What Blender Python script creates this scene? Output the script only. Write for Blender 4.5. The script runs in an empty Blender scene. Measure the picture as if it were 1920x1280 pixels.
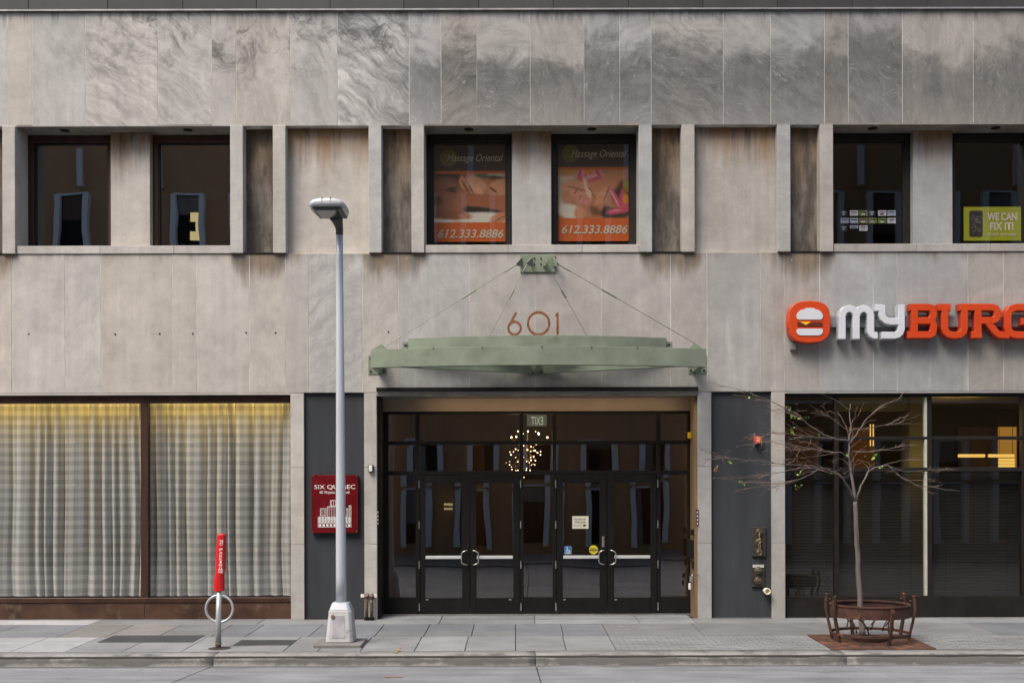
import bpy, bmesh, math, random
from mathutils import Vector, Matrix, noise as mnoise
random.seed(7)
PI = math.pi
sc = bpy.context.scene
col = sc.collection

# ------------------------------------------------------------------ camera, sky, sun, exposure
CX, CZ, D, F = 0.067, 2.333, 20.0, 2100.0          # camera x, eye height, distance to the facade, focal length in photo pixels
VX, VY, ROLL = 967.0, 915.0, 0.0026
cam = bpy.data.cameras.new('camera'); camo = bpy.data.objects.new('camera', cam); col.objects.link(camo)
cam.sensor_width = 36; cam.lens = F / 1920 * 36
cam.shift_x = (960 - VX) / 1920; cam.shift_y = (VY - 640) / 1920
cam.clip_start = 0.1; cam.clip_end = 400
camo.matrix_world = Matrix.Translation((CX, -D, CZ)) @ Matrix.Rotation(PI/2, 4, 'X') @ Matrix.Rotation(-ROLL, 4, 'Z')
sc.camera = camo

SUN_EL, SUN_AZ = math.radians(56), math.radians(-42)   # azimuth: from the street side, a little from the left
w = bpy.data.worlds.new('World'); sc.world = w; w.use_nodes = True
nt = w.node_tree; bg = nt.nodes['Background']
sky = nt.nodes.new('ShaderNodeTexSky'); sky.sky_type = 'NISHITA'; sky.sun_disc = False
sky.sun_elevation = SUN_EL; sky.sun_rotation = PI + -SUN_AZ; sky.air_density = 1.0; sky.dust_density = 4.0; sky.ozone_density = 1.0
nt.links.new(sky.outputs[0], bg.inputs[0]); bg.inputs[1].default_value = 0.125
sd = Vector((math.sin(SUN_AZ)*math.cos(SUN_EL), -math.cos(SUN_AZ)*math.cos(SUN_EL), math.sin(SUN_EL)))
sl = bpy.data.lights.new('sun', 'SUN'); sl.energy = 2.1; sl.angle = math.radians(30); sl.color = (1, .93, .84)
so = bpy.data.objects.new('sun', sl); col.objects.link(so); so.rotation_euler = sd.to_track_quat('Z', 'Y').to_euler()
sc.view_settings.view_transform = 'Standard'; sc.view_settings.look = 'None'; sc.view_settings.gamma = 1
sc.view_settings.exposure = 0.88
sc.cycles.use_denoising = True
sc.cycles.max_bounces = 8; sc.cycles.transparent_max_bounces = 16
sc.cycles.sample_clamp_indirect = 4.0
sc.cycles.caustics_reflective = False; sc.cycles.caustics_refractive = False

# ------------------------------------------------------------------ helpers
def W(px, py, t):
    """photo pixel -> X, Z at t metres in front of the facade plane"""
    s = F / (D - t); a = px - (py - VY) * ROLL; b = py + (px - VX) * ROLL
    return CX + (a - VX) / s, CZ + (VY - b) / s
def XP(px, t=0.0): return CX + (px - VX) * (D - t) / F
def ZP(py, t=0.0): return CZ + (VY - py) * (D - t) / F
def P3(px, py, t):
    x, z = W(px, py, t); return Vector((x, -t, z))

class MB:
    def __init__(s): s.v = []; s.f = []
    def box(s, x0, x1, y0, y1, z0, z1):
        if x0 > x1: x0, x1 = x1, x0
        if y0 > y1: y0, y1 = y1, y0
        if z0 > z1: z0, z1 = z1, z0
        n = len(s.v)
        s.v += [(x, y, z) for z in (z0, z1) for y in (y0, y1) for x in (x0, x1)]
        s.f += [tuple(n + i for i in q) for q in ((0,2,3,1),(4,5,7,6),(0,1,5,4),(2,6,7,3),(0,4,6,2),(1,3,7,5))]
        return s
    def pbox(s, px0, py0, px1, py1, tf, tb):
        a, b = W(px0, py0, tf), W(px1, py1, tf)
        return s.box(a[0], b[0], -tf, -tb, a[1], b[1])
    def pane(s, x0, x1, y, z0, z1): return s.poly([(x0, y, z0), (x1, y, z0), (x1, y, z1), (x0, y, z1)])
    def poly(s, pts):
        n = len(s.v); s.v += [tuple(p) for p in pts]; s.f.append(tuple(range(n, n + len(pts)))); return s
    def prism(s, pts, off):
        """polygon (3-D points) swept by a vector"""
        n = len(s.v); k = len(pts); o = Vector(off)
        s.v += [tuple(p) for p in pts] + [tuple(Vector(p) + o) for p in pts]
        s.f += [tuple(range(n, n + k)), tuple(range(n + 2*k - 1, n + k - 1, -1))]
        s.f += [(n + i, n + k + i, n + k + (i+1) % k, n + (i+1) % k) for i in range(k)]
        return s
    def tube(s, pts, r, n=8, closed=False, flat=None):
        pts = [Vector(p) for p in pts]; m = len(pts)
        rs = r if isinstance(r, (list, tuple)) else [r] * m
        base = len(s.v); up = None
        for i, p in enumerate(pts):
            a = pts[(i-1) % m] if (closed or i > 0) else p
            b = pts[(i+1) % m] if (closed or i < m-1) else p
            d = (b - a)
            d = d.normalized() if d.length > 1e-9 else Vector((0,0,1))
            if up is None:
                up = Vector((0,0,1)) if abs(d.z) < .9 else Vector((0,1,0))
            u = up - d * up.dot(d)
            u = u.normalized() if u.length > 1e-6 else d.orthogonal().normalized()
            up = u; v = d.cross(u)
            for k in range(n):
                an = 2*PI*k/n + PI/n
                s.v.append(tuple(p + (u*math.cos(an) + v*math.sin(an)) * rs[i]))
        for i in range(m if closed else m-1):
            j = (i+1) % m
            for k in range(n):
                k2 = (k+1) % n
                s.f.append((base+i*n+k, base+i*n+k2, base+j*n+k2, base+j*n+k))
        if not closed:
            s.f.append(tuple(base + k for k in reversed(range(n))))
            s.f.append(tuple(base + (m-1)*n + k for k in range(n)))
        return s
    def lathe(s, c, prof, n=20, axis='Z'):
        """prof: (radius, height) pairs about an axis through c"""
        base = len(s.v); c = Vector(c)
        for r, h in prof:
            for k in range(n):
                a = 2*PI*k/n
                q = (r*math.cos(a), r*math.sin(a), h)
                if axis == 'Y': q = (q[0], -q[2], q[1])
                if axis == 'X': q = (q[2], q[0], q[1])
                s.v.append(tuple(c + Vector(q)))
        for i in range(len(prof)-1):
            for k in range(n):
                k2 = (k+1) % n
                s.f.append((base+i*n+k, base+i*n+k2, base+(i+1)*n+k2, base+(i+1)*n+k))
        s.f.append(tuple(base + k for k in reversed(range(n)))); s.f.append(tuple(base+(len(prof)-1)*n+k for k in range(n)))
        return s
    def sphere(s, c, r, n=8, m=6):
        return s.lathe(c, [(max(r*math.sin(PI*i/m), r*.02), -r*math.cos(PI*i/m)) for i in range(m+1)], n)
    def mesh(s, name):
        me = bpy.data.meshes.new(name); me.from_pydata(s.v, [], s.f)
        bm = bmesh.new(); bm.from_mesh(me); bmesh.ops.recalc_face_normals(bm, faces=bm.faces); bm.to_mesh(me); bm.free()
        return me
    def build(s, name, m, parent=None, bevel=0, smooth=False, seg=1):
        return obj(name, s.mesh(name), m, parent, bevel, smooth, seg)

def obj(name, me, m, parent=None, bevel=0, smooth=False, seg=1):
    if m and not me.materials: me.materials.append(m)
    o = bpy.data.objects.new(name, me); col.objects.link(o)
    if parent:
        o.parent = parent
        if any(abs(v) > 1e-9 for v in parent.location): o.matrix_parent_inverse = Matrix.Translation(-parent.location)
    if smooth: me.shade_smooth()
    if bevel:
        b = o.modifiers.new('bevel', 'BEVEL'); b.width = bevel; b.segments = seg; b.limit_method = 'ANGLE'; b.angle_limit = math.radians(40)
    return o
def tag(o, label=None, cat=None, group=None, kind=None):
    for k, v in (('label', label), ('category', cat), ('group', group), ('kind', kind)):
        if v: o[k] = v
    return o
def thing(name, label, cat, loc=(0,0,0), group=None):
    e = bpy.data.objects.new(name, None); col.objects.link(e); e.location = loc; e.empty_display_size = .1
    return tag(e, label, cat, group)

# ---- materials
class G:
    def __init__(s, name):
        s.m = bpy.data.materials.new(name); s.m.use_nodes = True; s.t = s.m.node_tree
        s.b = s.t.nodes['Principled BSDF']; s.out = s.t.nodes['Material Output']
    def n(s, typ, ins=None, **kw):
        nd = s.t.nodes.new('ShaderNode' + typ)
        for k, v in kw.items(): setattr(nd, k, v)
        for k, v in (ins or {}).items(): s.set(nd.inputs[k], v)
        return nd
    def set(s, sock, v):
        if isinstance(v, bpy.types.NodeSocket): s.t.links.new(v, sock)
        elif isinstance(v, bpy.types.Node): s.t.links.new(v.outputs[0], sock)
        else:
            if sock.type == 'RGBA' and len(v) == 3: v = (*v, 1)
            sock.default_value = v
    def math(s, op, a, b=None, c=None, clamp=False):
        nd = s.n('Math', operation=op, use_clamp=clamp); s.set(nd.inputs[0], a)
        if b is not None: s.set(nd.inputs[1], b)
        if c is not None: s.set(nd.inputs[2], c)
        return nd.outputs[0]
    def rng(s, v, a, b, c=0.0, d=1.0, smooth=True):
        nd = s.n('MapRange', interpolation_type='SMOOTHSTEP' if smooth else 'LINEAR')
        for i, x in enumerate((v, a, b, c, d)): s.set(nd.inputs[i], x)
        return nd.outputs[0]
    def mix(s, f, a, b, mode='MIX'):
        nd = s.n('Mix', data_type='RGBA', blend_type=mode)
        s.set(nd.inputs[0], f); s.set(nd.inputs[6], a); s.set(nd.inputs[7], b)
        return nd.outputs[2]
    def noise(s, vec, scale, detail=4, rough=.55, dist=0.0):
        return s.n('TexNoise', {'Vector': vec, 'Scale': scale, 'Detail': detail, 'Roughness': rough, 'Distortion': dist}).outputs[0]
    def pos(s):
        return s.n('NewGeometry').outputs['Position']
    def vscale(s, v, sx, sy, sz):
        return s.n('VectorMath', {0: v, 1: (sx, sy, sz)}, operation='MULTIPLY').outputs[0]
    def bump(s, h, strength=.3, dist=.01):
        s.set(s.b.inputs['Normal'], s.n('Bump', {'Height': h, 'Strength': strength, 'Distance': dist}).outputs[0])
    def P(s, **kw):
        for k, v in kw.items(): s.set(s.b.inputs[k.replace('_', ' ')], v)
        return s

def mat(name, c, rough=.6, metal=0.0, var=.25, scale=6.0, bump=.12, streak=False, orand=0.0, spec=.5, dirt=None):
    """plain coloured material with noise mottling; dirt = (colour, amount, scale)"""
    g = G(name); p = g.pos()
    if streak: p = g.vscale(p, 1, 1, .12)
    n1 = g.noise(p, scale, 6, .6)
    k = g.rng(n1, .3, .7, 1 - var, 1 + var, False)
    if orand:
        r = g.n('ObjectInfo').outputs['Random']
        k = g.math('MULTIPLY', k, g.rng(r, 0, 1, 1 - orand, 1 + orand, False))
    c1 = g.n('VectorMath', {0: c, 'Scale': k}, operation='SCALE').outputs[0]
    if dirt:
        dn = g.noise(g.pos(), dirt[2], 8, .65)
        c1 = g.mix(g.rng(dn, .62 - dirt[1]*.3, .72 - dirt[1]*.2), c1, dirt[0])
    g.P(Base_Color=c1, Roughness=g.rng(n1, .3, .7, max(rough-.08, .02), min(rough+.08, 1), False), Metallic=metal)
    g.b.inputs['Specular IOR Level'].default_value = spec
    if bump: g.bump(g.noise(g.pos(), scale*9, 3), bump, .004)
    return g.m

Z_S, Z_F, Z_L, Z_TOP = ZP(235.3), ZP(474.5), ZP(735), ZP(21.5)

def stone(name, kind='wall'):
    """object colour = tone of the slab, its alpha = strength of the veining, pass index = vein direction"""
    g = G(name); p = g.pos(); oi = g.n('ObjectInfo'); rnd = oi.outputs['Random']; amt = oi.outputs['Alpha']
    sep = g.n('SeparateXYZ', {0: p}); X, Z = sep.outputs[0], sep.outputs[2]
    off = g.n('VectorMath', {0: (37, 11, 53), 'Scale': rnd}, operation='SCALE').outputs[0]
    q = g.n('VectorMath', {0: p, 1: off}, operation='ADD').outputs[0]
    wcol = g.n('TexNoise', {'Vector': q, 'Scale': 1.5, 'Detail': 3}).outputs['Color']
    warp = g.n('VectorMath', {0: wcol, 1: (.5, .5, .5)}, operation='SUBTRACT').outputs[0]
    qw = g.n('VectorMath', {0: warp, 1: (.55, .55, .55), 2: q}, operation='MULTIPLY_ADD').outputs[0]
    qr = g.n('VectorRotate', {'Vector': qw, 'Angle': g.math('RADIANS', oi.outputs['Object Index'])}, rotation_type='Y_AXIS').outputs[0]
    vein = g.noise(g.vscale(qr, .9, 1, 4.6), 1.7, 10, .68, .5)
    soft = g.noise(q, .8, 4, .5); cloud = g.noise(q, 2.6, 9, .72)
    fine = g.noise(p, 55, 4, .65); weave = g.noise(g.vscale(p, 25, 25, 110), 1.0, 2, .5)
    drip = g.noise(g.vscale(p, 9, 9, .5), 1.0, 5, .6)
    fleck = g.rng(g.noise(g.vscale(qr, 5, 5, 17), 1.0, 7, .75, 1.5), .54, .68)
    k = g.math('ADD', 1.0, g.math('MULTIPLY', g.math('MULTIPLY', amt, .78), g.rng(vein, .37, .63, -1.0, 1.0, False)))
    for n_, a_, b_ in ((soft, .90, 1.08), (cloud, .84, 1.14), (fine, .92, 1.08), (weave, .96, 1.04), (drip, .94, 1.06)):
        k = g.math('MULTIPLY', k, g.rng(n_, .3, .7, a_, b_, False))
    c = g.n('VectorMath', {0: oi.outputs['Color'], 'Scale': k}, operation='SCALE').outputs[0]
    if kind == 'wall':
        # soot field on the top course: a ragged pale upper margin, heavier away from the left end
        zr = g.math('DIVIDE', g.math('SUBTRACT', Z, Z_S), Z_TOP - Z_S)
        n1 = g.noise(q, 1.1, 10, .72, .5); n0 = g.noise(p, .7, 3, .5)
        edge = g.math('ADD', zr, g.math('MULTIPLY', g.math('SUBTRACT', n1, .5), 1.25))
        edge = g.math('ADD', edge, g.math('MULTIPLY', g.math('SUBTRACT', n0, .5), .25))
        edge = g.math('ADD', edge, g.math('MULTIPLY', g.math('SUBTRACT', rnd, .5), .34))
        m = g.rng(edge, .54, .86, 1, .18)
        m = g.math('MULTIPLY', m, g.rng(zr, -.15, .45, .55, 1.0))
        m = g.math('MULTIPLY', m, g.rng(X, -3.4, -1.2, .0, 1.0))
        n2 = g.noise(qr, 1.5, 10, .72, .8)
        bl = g.math('MULTIPLY', g.rng(n2, .47, .64), g.rng(zr, .15, .6, 0, .95))
        bl = g.math('MULTIPLY', bl, g.math('MULTIPLY', g.rng(X, -8.6, -6.2, .1, 1), g.rng(X, -2.4, -1.0, 1, .3)))
        top = g.math('MULTIPLY', g.rng(zr, .80, 1.0), g.rng(drip, .44, .62, .0, .75))
        m = g.math('MAXIMUM', g.math('MAXIMUM', m, bl), top)
        m = g.math('MULTIPLY', m, g.rng(zr, -.02, .0))
        m = g.math('MULTIPLY', m, g.math('SUBTRACT', 1.0, g.math('MULTIPLY', fleck, .65)))
        m = g.math('MULTIPLY', m, g.rng(cloud, .3, .7, .62, 1.2, False))
        c = g.mix(g.math('MULTIPLY', m, .9, clamp=True), c, g.n('VectorMath', {0: (.098, .096, .091), 'Scale': k}, operation='SCALE').outputs[0])
        # run-off below the fin pairs and, fainter, below the sills
        dz = g.math('SUBTRACT', Z_F, Z)
        u = g.math('MULTIPLY', g.math('FRACT', g.math('DIVIDE', g.math('SUBTRACT', X, BC + BH), PER)), PER)
        gp = PER - 2*BH
        near = g.math('MINIMUM', g.math('ABSOLUTE', g.math('SUBTRACT', u, .55)), g.math('ABSOLUTE', g.math('SUBTRACT', u, gp - .55)))
        pairm = g.rng(near, .25, .75, 1, 0)
        nx = g.noise(g.vscale(p, 1, 1, .25), 2.6, 6, .65)
        e = g.math('SUBTRACT', g.math('ADD', g.math('MULTIPLY', nx, .8), g.math('MULTIPLY', pairm, .36)), g.math('MULTIPLY', dz, .85))
        run = g.math('MULTIPLY', g.rng(e, .26, .62), g.rng(dz, -.002, .0))
        c = g.mix(g.math('MULTIPLY', run, .80), c, g.mix(g.rng(drip, .4, .62), (.10, .083, .066), (.19, .125, .07)))
        # old pale drips and patched spots
        sp = g.n('TexVoronoi', {'Vector': g.vscale(p, 1, .01, 1), 'Scale': 2.3, 'Randomness': 1}).outputs['Distance']
        c = g.mix(g.math('MULTIPLY', g.rng(sp, .018, .034, 1, 0), .5), c, (.66, .64, .61))
        pd = g.math('MULTIPLY', g.rng(g.noise(g.vscale(p, 5, 5, .45), 1.0, 5, .6), .56, .70), g.rng(dz, .4, 1.4, 0, .30))
        c = g.mix(pd, c, (.56, .54, .52))
    else:
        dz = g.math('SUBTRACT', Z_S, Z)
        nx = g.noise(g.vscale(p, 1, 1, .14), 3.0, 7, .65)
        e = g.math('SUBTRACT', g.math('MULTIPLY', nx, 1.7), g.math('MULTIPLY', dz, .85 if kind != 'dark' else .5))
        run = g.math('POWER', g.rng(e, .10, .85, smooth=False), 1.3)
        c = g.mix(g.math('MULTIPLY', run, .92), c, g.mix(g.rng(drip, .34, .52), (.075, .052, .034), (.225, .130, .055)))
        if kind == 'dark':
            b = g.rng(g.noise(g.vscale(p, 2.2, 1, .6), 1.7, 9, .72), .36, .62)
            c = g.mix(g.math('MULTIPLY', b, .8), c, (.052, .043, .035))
    g.P(Base_Color=c, Roughness=.85); g.b.inputs['Specular IOR Level'].default_value = .2
    g.bump(g.math('ADD', fine, g.math('MULTIPLY', cloud, .9)), .25, .004)
    return g.m

FT = .06; PER = 7.284; BC, BH = .366, 1.913
M = {}
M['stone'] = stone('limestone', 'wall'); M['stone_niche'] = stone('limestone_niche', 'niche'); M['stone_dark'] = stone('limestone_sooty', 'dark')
M['mortar'] = mat('mortar', (.52, .49, .45), .9, var=.45, scale=2.5)
M['stucco'] = mat('charcoal_stucco', (.043, .047, .052), .95, var=.22, scale=3, bump=.8, streak=True, spec=.2)
M['bronze_red'] = mat('brown_anodised', (.055, .026, .016), .4, .3, .35, 4, .05, streak=True)
M['kick'] = mat('brown_kick_plate', (.065, .030, .017), .55, .2, .5, 2.2, .1, dirt=((.12, .08, .055), .2, 2.5))
M['bronze'] = mat('dark_bronze', (.015, .012, .010), .5, .1, .25, 5, .04, spec=.3)
M['black'] = mat('black_metal', (.008, .007, .007), .55, 0, .25, 8, .05, spec=.22)
M['fascia'] = mat('metal_fascia', (.042, .039, .037), .55, .4, .18, 1.6, .05, streak=True, orand=.18)
M['ledge'] = mat('ledge_metal', (.28, .27, .26), .45, .6, .2, 5, .05)
M['soffit'] = mat('soffit_plaster', (.20, .18, .155), .85, var=.35, scale=2.5)
M['entry_fascia'] = mat('entry_fascia', (.24, .19, .145), .6, var=.12, scale=3)
M['wood_reveal'] = mat('reveal_wood', (.22, .145, .075), .5, var=.25, scale=6, streak=True)
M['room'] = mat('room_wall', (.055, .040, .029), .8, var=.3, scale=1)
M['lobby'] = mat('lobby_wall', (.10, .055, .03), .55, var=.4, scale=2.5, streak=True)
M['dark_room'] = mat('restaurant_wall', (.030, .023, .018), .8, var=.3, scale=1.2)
M['ochre'] = mat('ochre_wall', (.34, .24, .045), .7, var=.12, scale=2)
M['amber'] = mat('amber_wall', (.20, .085, .018), .7, var=.2, scale=2)
M['green'] = mat('green_paint', (.184, .220, .160), .55, 0, .20, 2.2, .08, dirt=((.13, .165, .11), .15, 2.0))
M['bolt'] = mat('bolt_steel', (.05, .055, .045), .5, .5)
M['cable'] = mat('cable_steel', (.10, .12, .09), .4, .6)
M['copper'] = mat('copper_numeral', (.30, .115, .055), .45, .5, .3, 12)
M['galv'] = mat('galvanised', (.46, .48, .50), .42, .55, .12, 9, .05, streak=True)
M['pole'] = mat('pole_paint', (.50, .53, .57), .42, .25, .07, 4, .03, streak=True)
M['white_chip'] = mat('chipped_white_paint', (.44, .44, .445), .5, 0, .08, 4, .08, dirt=((.20, .18, .15), .16, 7.0))
M['lamp_head'] = mat('lamp_head', (.47, .49, .51), .4, .2, .06)
M['lamp_dark'] = mat('lamp_underside', (.07, .07, .07), .5, .2)
M['lens'] = mat('lamp_lens', (.07, .072, .066), .15, 0, .2, 10)
M['red_bag'] = mat('red_vinyl', (.56, .008, .012), .42, 0, .15, 7, .15)
M['red_sign'] = mat('red_sign_face', (.115, .003, .006), .25, 0, .30, 2.0, .02)
M['white_print'] = mat('white_print', (.80, .78, .74), .5, var=.05)
M['print_grey'] = mat('grey_print', (.50, .49, .47), .5, var=.05)
M['black_print'] = mat('black_print', (.02, .02, .02), .5, var=.1)
M['sign_orange'] = mat('sign_orange', (.52, .050, .007), .38, 0, .05, 3, .02)
M['sign_orange_side'] = mat('sign_orange_return', (.42, .035, .006), .45, 0, .08, 3, .02)
M['sign_white'] = mat('sign_white', (.56, .57, .61), .35, 0, .04, 3, .02)
M['sign_white_side'] = mat('sign_white_return', (.42, .44, .48), .45, 0, .06, 3, .02)
M['patty'] = mat('sign_brown', (.10, .018, .008), .4, var=.05)
M['cheese'] = mat('sign_yellow', (.85, .45, .02), .4, var=.04)
M['raceway'] = mat('raceway_grey', (.23, .235, .25), .5, .3, .1)
M['rust'] = mat('rusted_iron', (.060, .026, .017), .8, .2, .5, 7, .4, dirt=((.22, .075, .022), .10, 5.0))
M['rust_plate'] = mat('rusted_plate', (.080, .036, .022), .85, .1, .5, 5, .5, dirt=((.20, .080, .03), .28, 3.0))
M['soil'] = mat('soil', (.035, .024, .016), .95, var=.5, scale=20, bump=.8)
M['bark'] = mat('bark', (.125, .105, .095), .85, var=.45, scale=16, bump=.7, streak=True)
M['twig'] = mat('twig_bark', (.205, .138, .105), .8, var=.35, scale=12)
M['leaf'] = mat('spring_leaf', (.22, .36, .06), .5, var=.3, scale=20)
M['leaf_dry'] = mat('dry_leaf', (.30, .13, .07), .6, var=.3, scale=20)
M['pipe'] = mat('rusty_pipe', (.13, .09, .06), .7, .2, .6, 16, .3, streak=False, dirt=((.35, .33, .30), .3, 22.0))
M['fire_plate'] = mat('tarnished_plate', (.070, .064, .055), .5, .6, .3, 9, .2)
M['brass'] = mat('tarnished_brass', (.22, .18, .12), .4, .8, .3, 12, .2)
M['chain'] = mat('chain', (.26, .19, .12), .5, .6)
M['chrome'] = mat('satin_steel', (.62, .60, .55), .25, .9, .05)
M['push'] = mat('push_bar', (.60, .61, .61), .4, .1, .04)
M['plastic_white'] = mat('white_plastic', (.70, .70, .68), .45, var=.06)
M['orange_lens'] = mat('strobe_red', (.60, .09, .03), .35, var=.2, scale=30)
M['yellow_dev'] = mat('yellow_plastic', (.65, .42, .02), .4, var=.1)
M['paper'] = mat('paper', (.74, .71, .55), .7, var=.05)
M['blue'] = mat('blue_sticker', (.06, .17, .36), .5, var=.08)
M['yellow'] = mat('yellow_sticker', (.72, .60, .03), .5, var=.06)
M['lime'] = mat('lime_board', (.27, .31, .012), .5, var=.08)
M['slat'] = mat('blind_slat', (.014, .014, .0135), .6, var=.15)
M['lit_mullion_edge'] = mat('lit_mullion_edge', (.42, .43, .36), .5, var=.1)
M['tan'] = mat('opposite_wall', (.46, .27, .14), .8, var=.12, scale=.5)
M['pale_fin'] = mat('opposite_fin', (.74, .76, .78), .8, var=.08)

def concrete(name, c, streak=.09, bump=.5, orand=.12):
    g = G(name); p = g.pos()
    n1 = g.noise(p, 1.1, 7, .62); n2 = g.noise(p, 45, 4, .7); n3 = g.noise(g.vscale(p, .35, 3.0, 1), 1.6, 6, .62)
    k = g.math('MULTIPLY', g.rng(n1, .3, .7, .82, 1.16, False), g.rng(n2, .25, .75, .84, 1.16, False))
    k = g.math('MULTIPLY', k, g.rng(n3, .3, .7, 1 - streak, 1 + streak, False))
    k = g.math('MULTIPLY', k, g.rng(g.n('ObjectInfo').outputs['Random'], 0, 1, 1 - orand, 1 + orand, False))
    cc = g.n('VectorMath', {0: c, 'Scale': k}, operation='SCALE').outputs[0]
    st = g.rng(g.noise(p, .55, 8, .7, .4), .56, .74)
    cc = g.mix(g.math('MULTIPLY', st, .45), cc, tuple(v*.45 for v in c))
    gum = g.n('TexVoronoi', {'Vector': g.vscale(p, 1, 1, .01), 'Scale': 2.6}).outputs['Distance']
    cc = g.mix(g.math('MULTIPLY', g.rng(gum, .05, .085, 1, 0), .55), cc, tuple(v*.35 for v in c))
    Y = g.n('SeparateXYZ', {0: p}).outputs[1]
    e = g.math('SUBTRACT', g.noise(g.vscale(p, 1.2, 6, 1), 1.8, 8, .7), g.math('MULTIPLY', g.math('ABSOLUTE', g.math('ADD', Y, 3.93)), 1.6))
    cc = g.mix(g.math('MULTIPLY', g.rng(e, .22, .55), .75), cc, (.05, .046, .04))        # grit lying along the gutter
    e2 = g.math('SUBTRACT', g.noise(p, 2.6, 8, .7), g.math('MULTIPLY', g.math('ABSOLUTE', Y), 3.2))
    cc = g.mix(g.math('MULTIPLY', g.rng(e2, .22, .5), .5), cc, (.07, .06, .05))          # dirt along the foot of the building
    g.P(Base_Color=cc, Roughness=.85); g.b.inputs['Specular IOR Level'].default_value = .3
    g.bump(n2, bump, .004)
    return g.m
M['con'] = concrete('pavement_concrete', (.198, .203, .208))
M['con_pale'] = concrete('pavement_pale', (.292, .296, .300))
M['con_blue'] = concrete('pavement_slate', (.140, .151, .165))
M['con_brown'] = concrete('pavement_taupe', (.175, .167, .160))
M['con_tar'] = concrete('pavement_tarred', (.160, .162, .164))
M['paver'] = concrete('small_pavers', (.180, .184, .184))
M['joint'] = concrete('joint_grit', (.06, .058, .055))
M['road'] = concrete('road_concrete', (.185, .192, .203), .22, .7, orand=.05)
M['cover'] = mat('cast_cover', (.085, .092, .098), .55, .5, .3, 9, .3)
def kerb_mat():
    g = G('kerb_concrete'); p = g.pos(); Z = g.n('SeparateXYZ', {0: p}).outputs[2]
    n = g.noise(p, 50, 4, .7); n1 = g.noise(p, 2.2, 8, .68)
    k = g.math('MULTIPLY', g.rng(n, .25, .75, .75, 1.2, False), g.rng(n1, .3, .7, .85, 1.12, False))
    cc = g.n('VectorMath', {0: (.285, .277, .262), 'Scale': k}, operation='SCALE').outputs[0]
    # tyre scuffs along the face
    e = g.math('ADD', g.math('MULTIPLY', g.math('ABSOLUTE', g.math('ADD', Z, .152)), -8), g.math('MULTIPLY', n1, 2.6))
    cc = g.mix(g.math('MULTIPLY', g.rng(e, .55, 1.2), .80), cc, (.055, .052, .048))
    g.P(Base_Color=cc, Roughness=.9); g.bump(g.math('ADD', n, n1), 1.0, .012); return g.m
M['kerb'] = kerb_mat()

def glass(name, f0=.085, tint=(.82, .80, .76), wav=.5, scale=1.1):
    """single pane: Schlick reflection over a clear tinted pane (same from both sides)"""
    g = G(name); g.t.nodes.remove(g.b)
    geo = g.n('NewGeometry')
    c = g.math('ABSOLUTE', g.n('VectorMath', {0: geo.outputs['Incoming'], 1: geo.outputs['Normal']}, operation='DOT_PRODUCT').outputs['Value'])
    fr = g.math('ADD', f0, g.math('MULTIPLY', 1 - f0, g.math('POWER', g.math('SUBTRACT', 1.0, c, clamp=True), 5.0)))
    h = g.noise(g.pos(), scale, 1, .4)
    bp = g.n('Bump', {'Height': h, 'Strength': wav, 'Distance': .02}).outputs[0]
    gl = g.n('BsdfGlossy', {'Color': (1, 1, 1), 'Roughness': .0, 'Normal': bp}).outputs[0]
    tr = g.n('BsdfTransparent', {'Color': tint}).outputs[0]
    g.set(g.out.inputs[0], g.n('MixShader', {0: fr, 1: tr, 2: gl}).outputs[0]); return g.m
M['glass'] = glass('window_glass', .075, (.86, .83, .78), .05, .9)
M['glass_brown'] = glass('upper_left_glass', .24, (.78, .72, .64), .09, 1.1)
M['glass_store'] = glass('store_glass', .05, (.80, .78, .74), .05, .8)
M['glass_clear'] = glass('shop_glass', .13, (.92, .92, .90), .05, .7)
M['glass_door'] = glass('door_glass', .15, (.72, .68, .62), .16, .8)
M['acrylic'] = glass('acrylic', .06, (.90, .92, .91), 0, 1)

def emit(name, c, s):
    g = G(name); g.P(Base_Color=(0,0,0), Emission_Color=c, Emission_Strength=s); return g.m
M['bulb'] = emit('bulb_glow', (1, .74, .42), 7)
M['tube_glow'] = emit('tube_glow', (1, .62, .14), .62)
M['panel_glow'] = emit('lit_amber_panel', (1, .48, .07), .20)

def fabric():
    g = G('gingham_voile'); t = g.t; uv = g.n('UVMap', uv_map='uv').outputs[0]
    s = g.n('SeparateXYZ', {0: uv}); U, V = s.outputs[0], s.outputs[1]
    def stripe(x): return g.rng(g.math('ABSOLUTE', g.math('SUBTRACT', g.math('FRACT', g.math('DIVIDE', x, .165)), .5)), .235, .265)
    a = g.math('ADD', stripe(U), stripe(V))
    c = g.mix(g.math('MULTIPLY', a, .5), (.84, .83, .79), (.46, .465, .455))
    c = g.mix(g.rng(g.noise(uv, 90, 2), .3, .7, 0, .25), c, (.30, .29, .26))
    d = g.n('BsdfDiffuse', {'Color': c}).outputs[0]; tl = g.n('BsdfTranslucent', {'Color': c}).outputs[0]
    g.set(g.out.inputs[0], g.n('MixShader', {0: .36, 1: d, 2: tl}).outputs[0]); t.nodes.remove(g.b); return g.m
M['fabric'] = fabric()
def vcol():
    g = G('printed_poster'); a = g.n('VertexColor', layer_name='print').outputs[0]
    g.P(Base_Color=a, Roughness=.5); return g.m
M['print'] = vcol()

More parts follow.
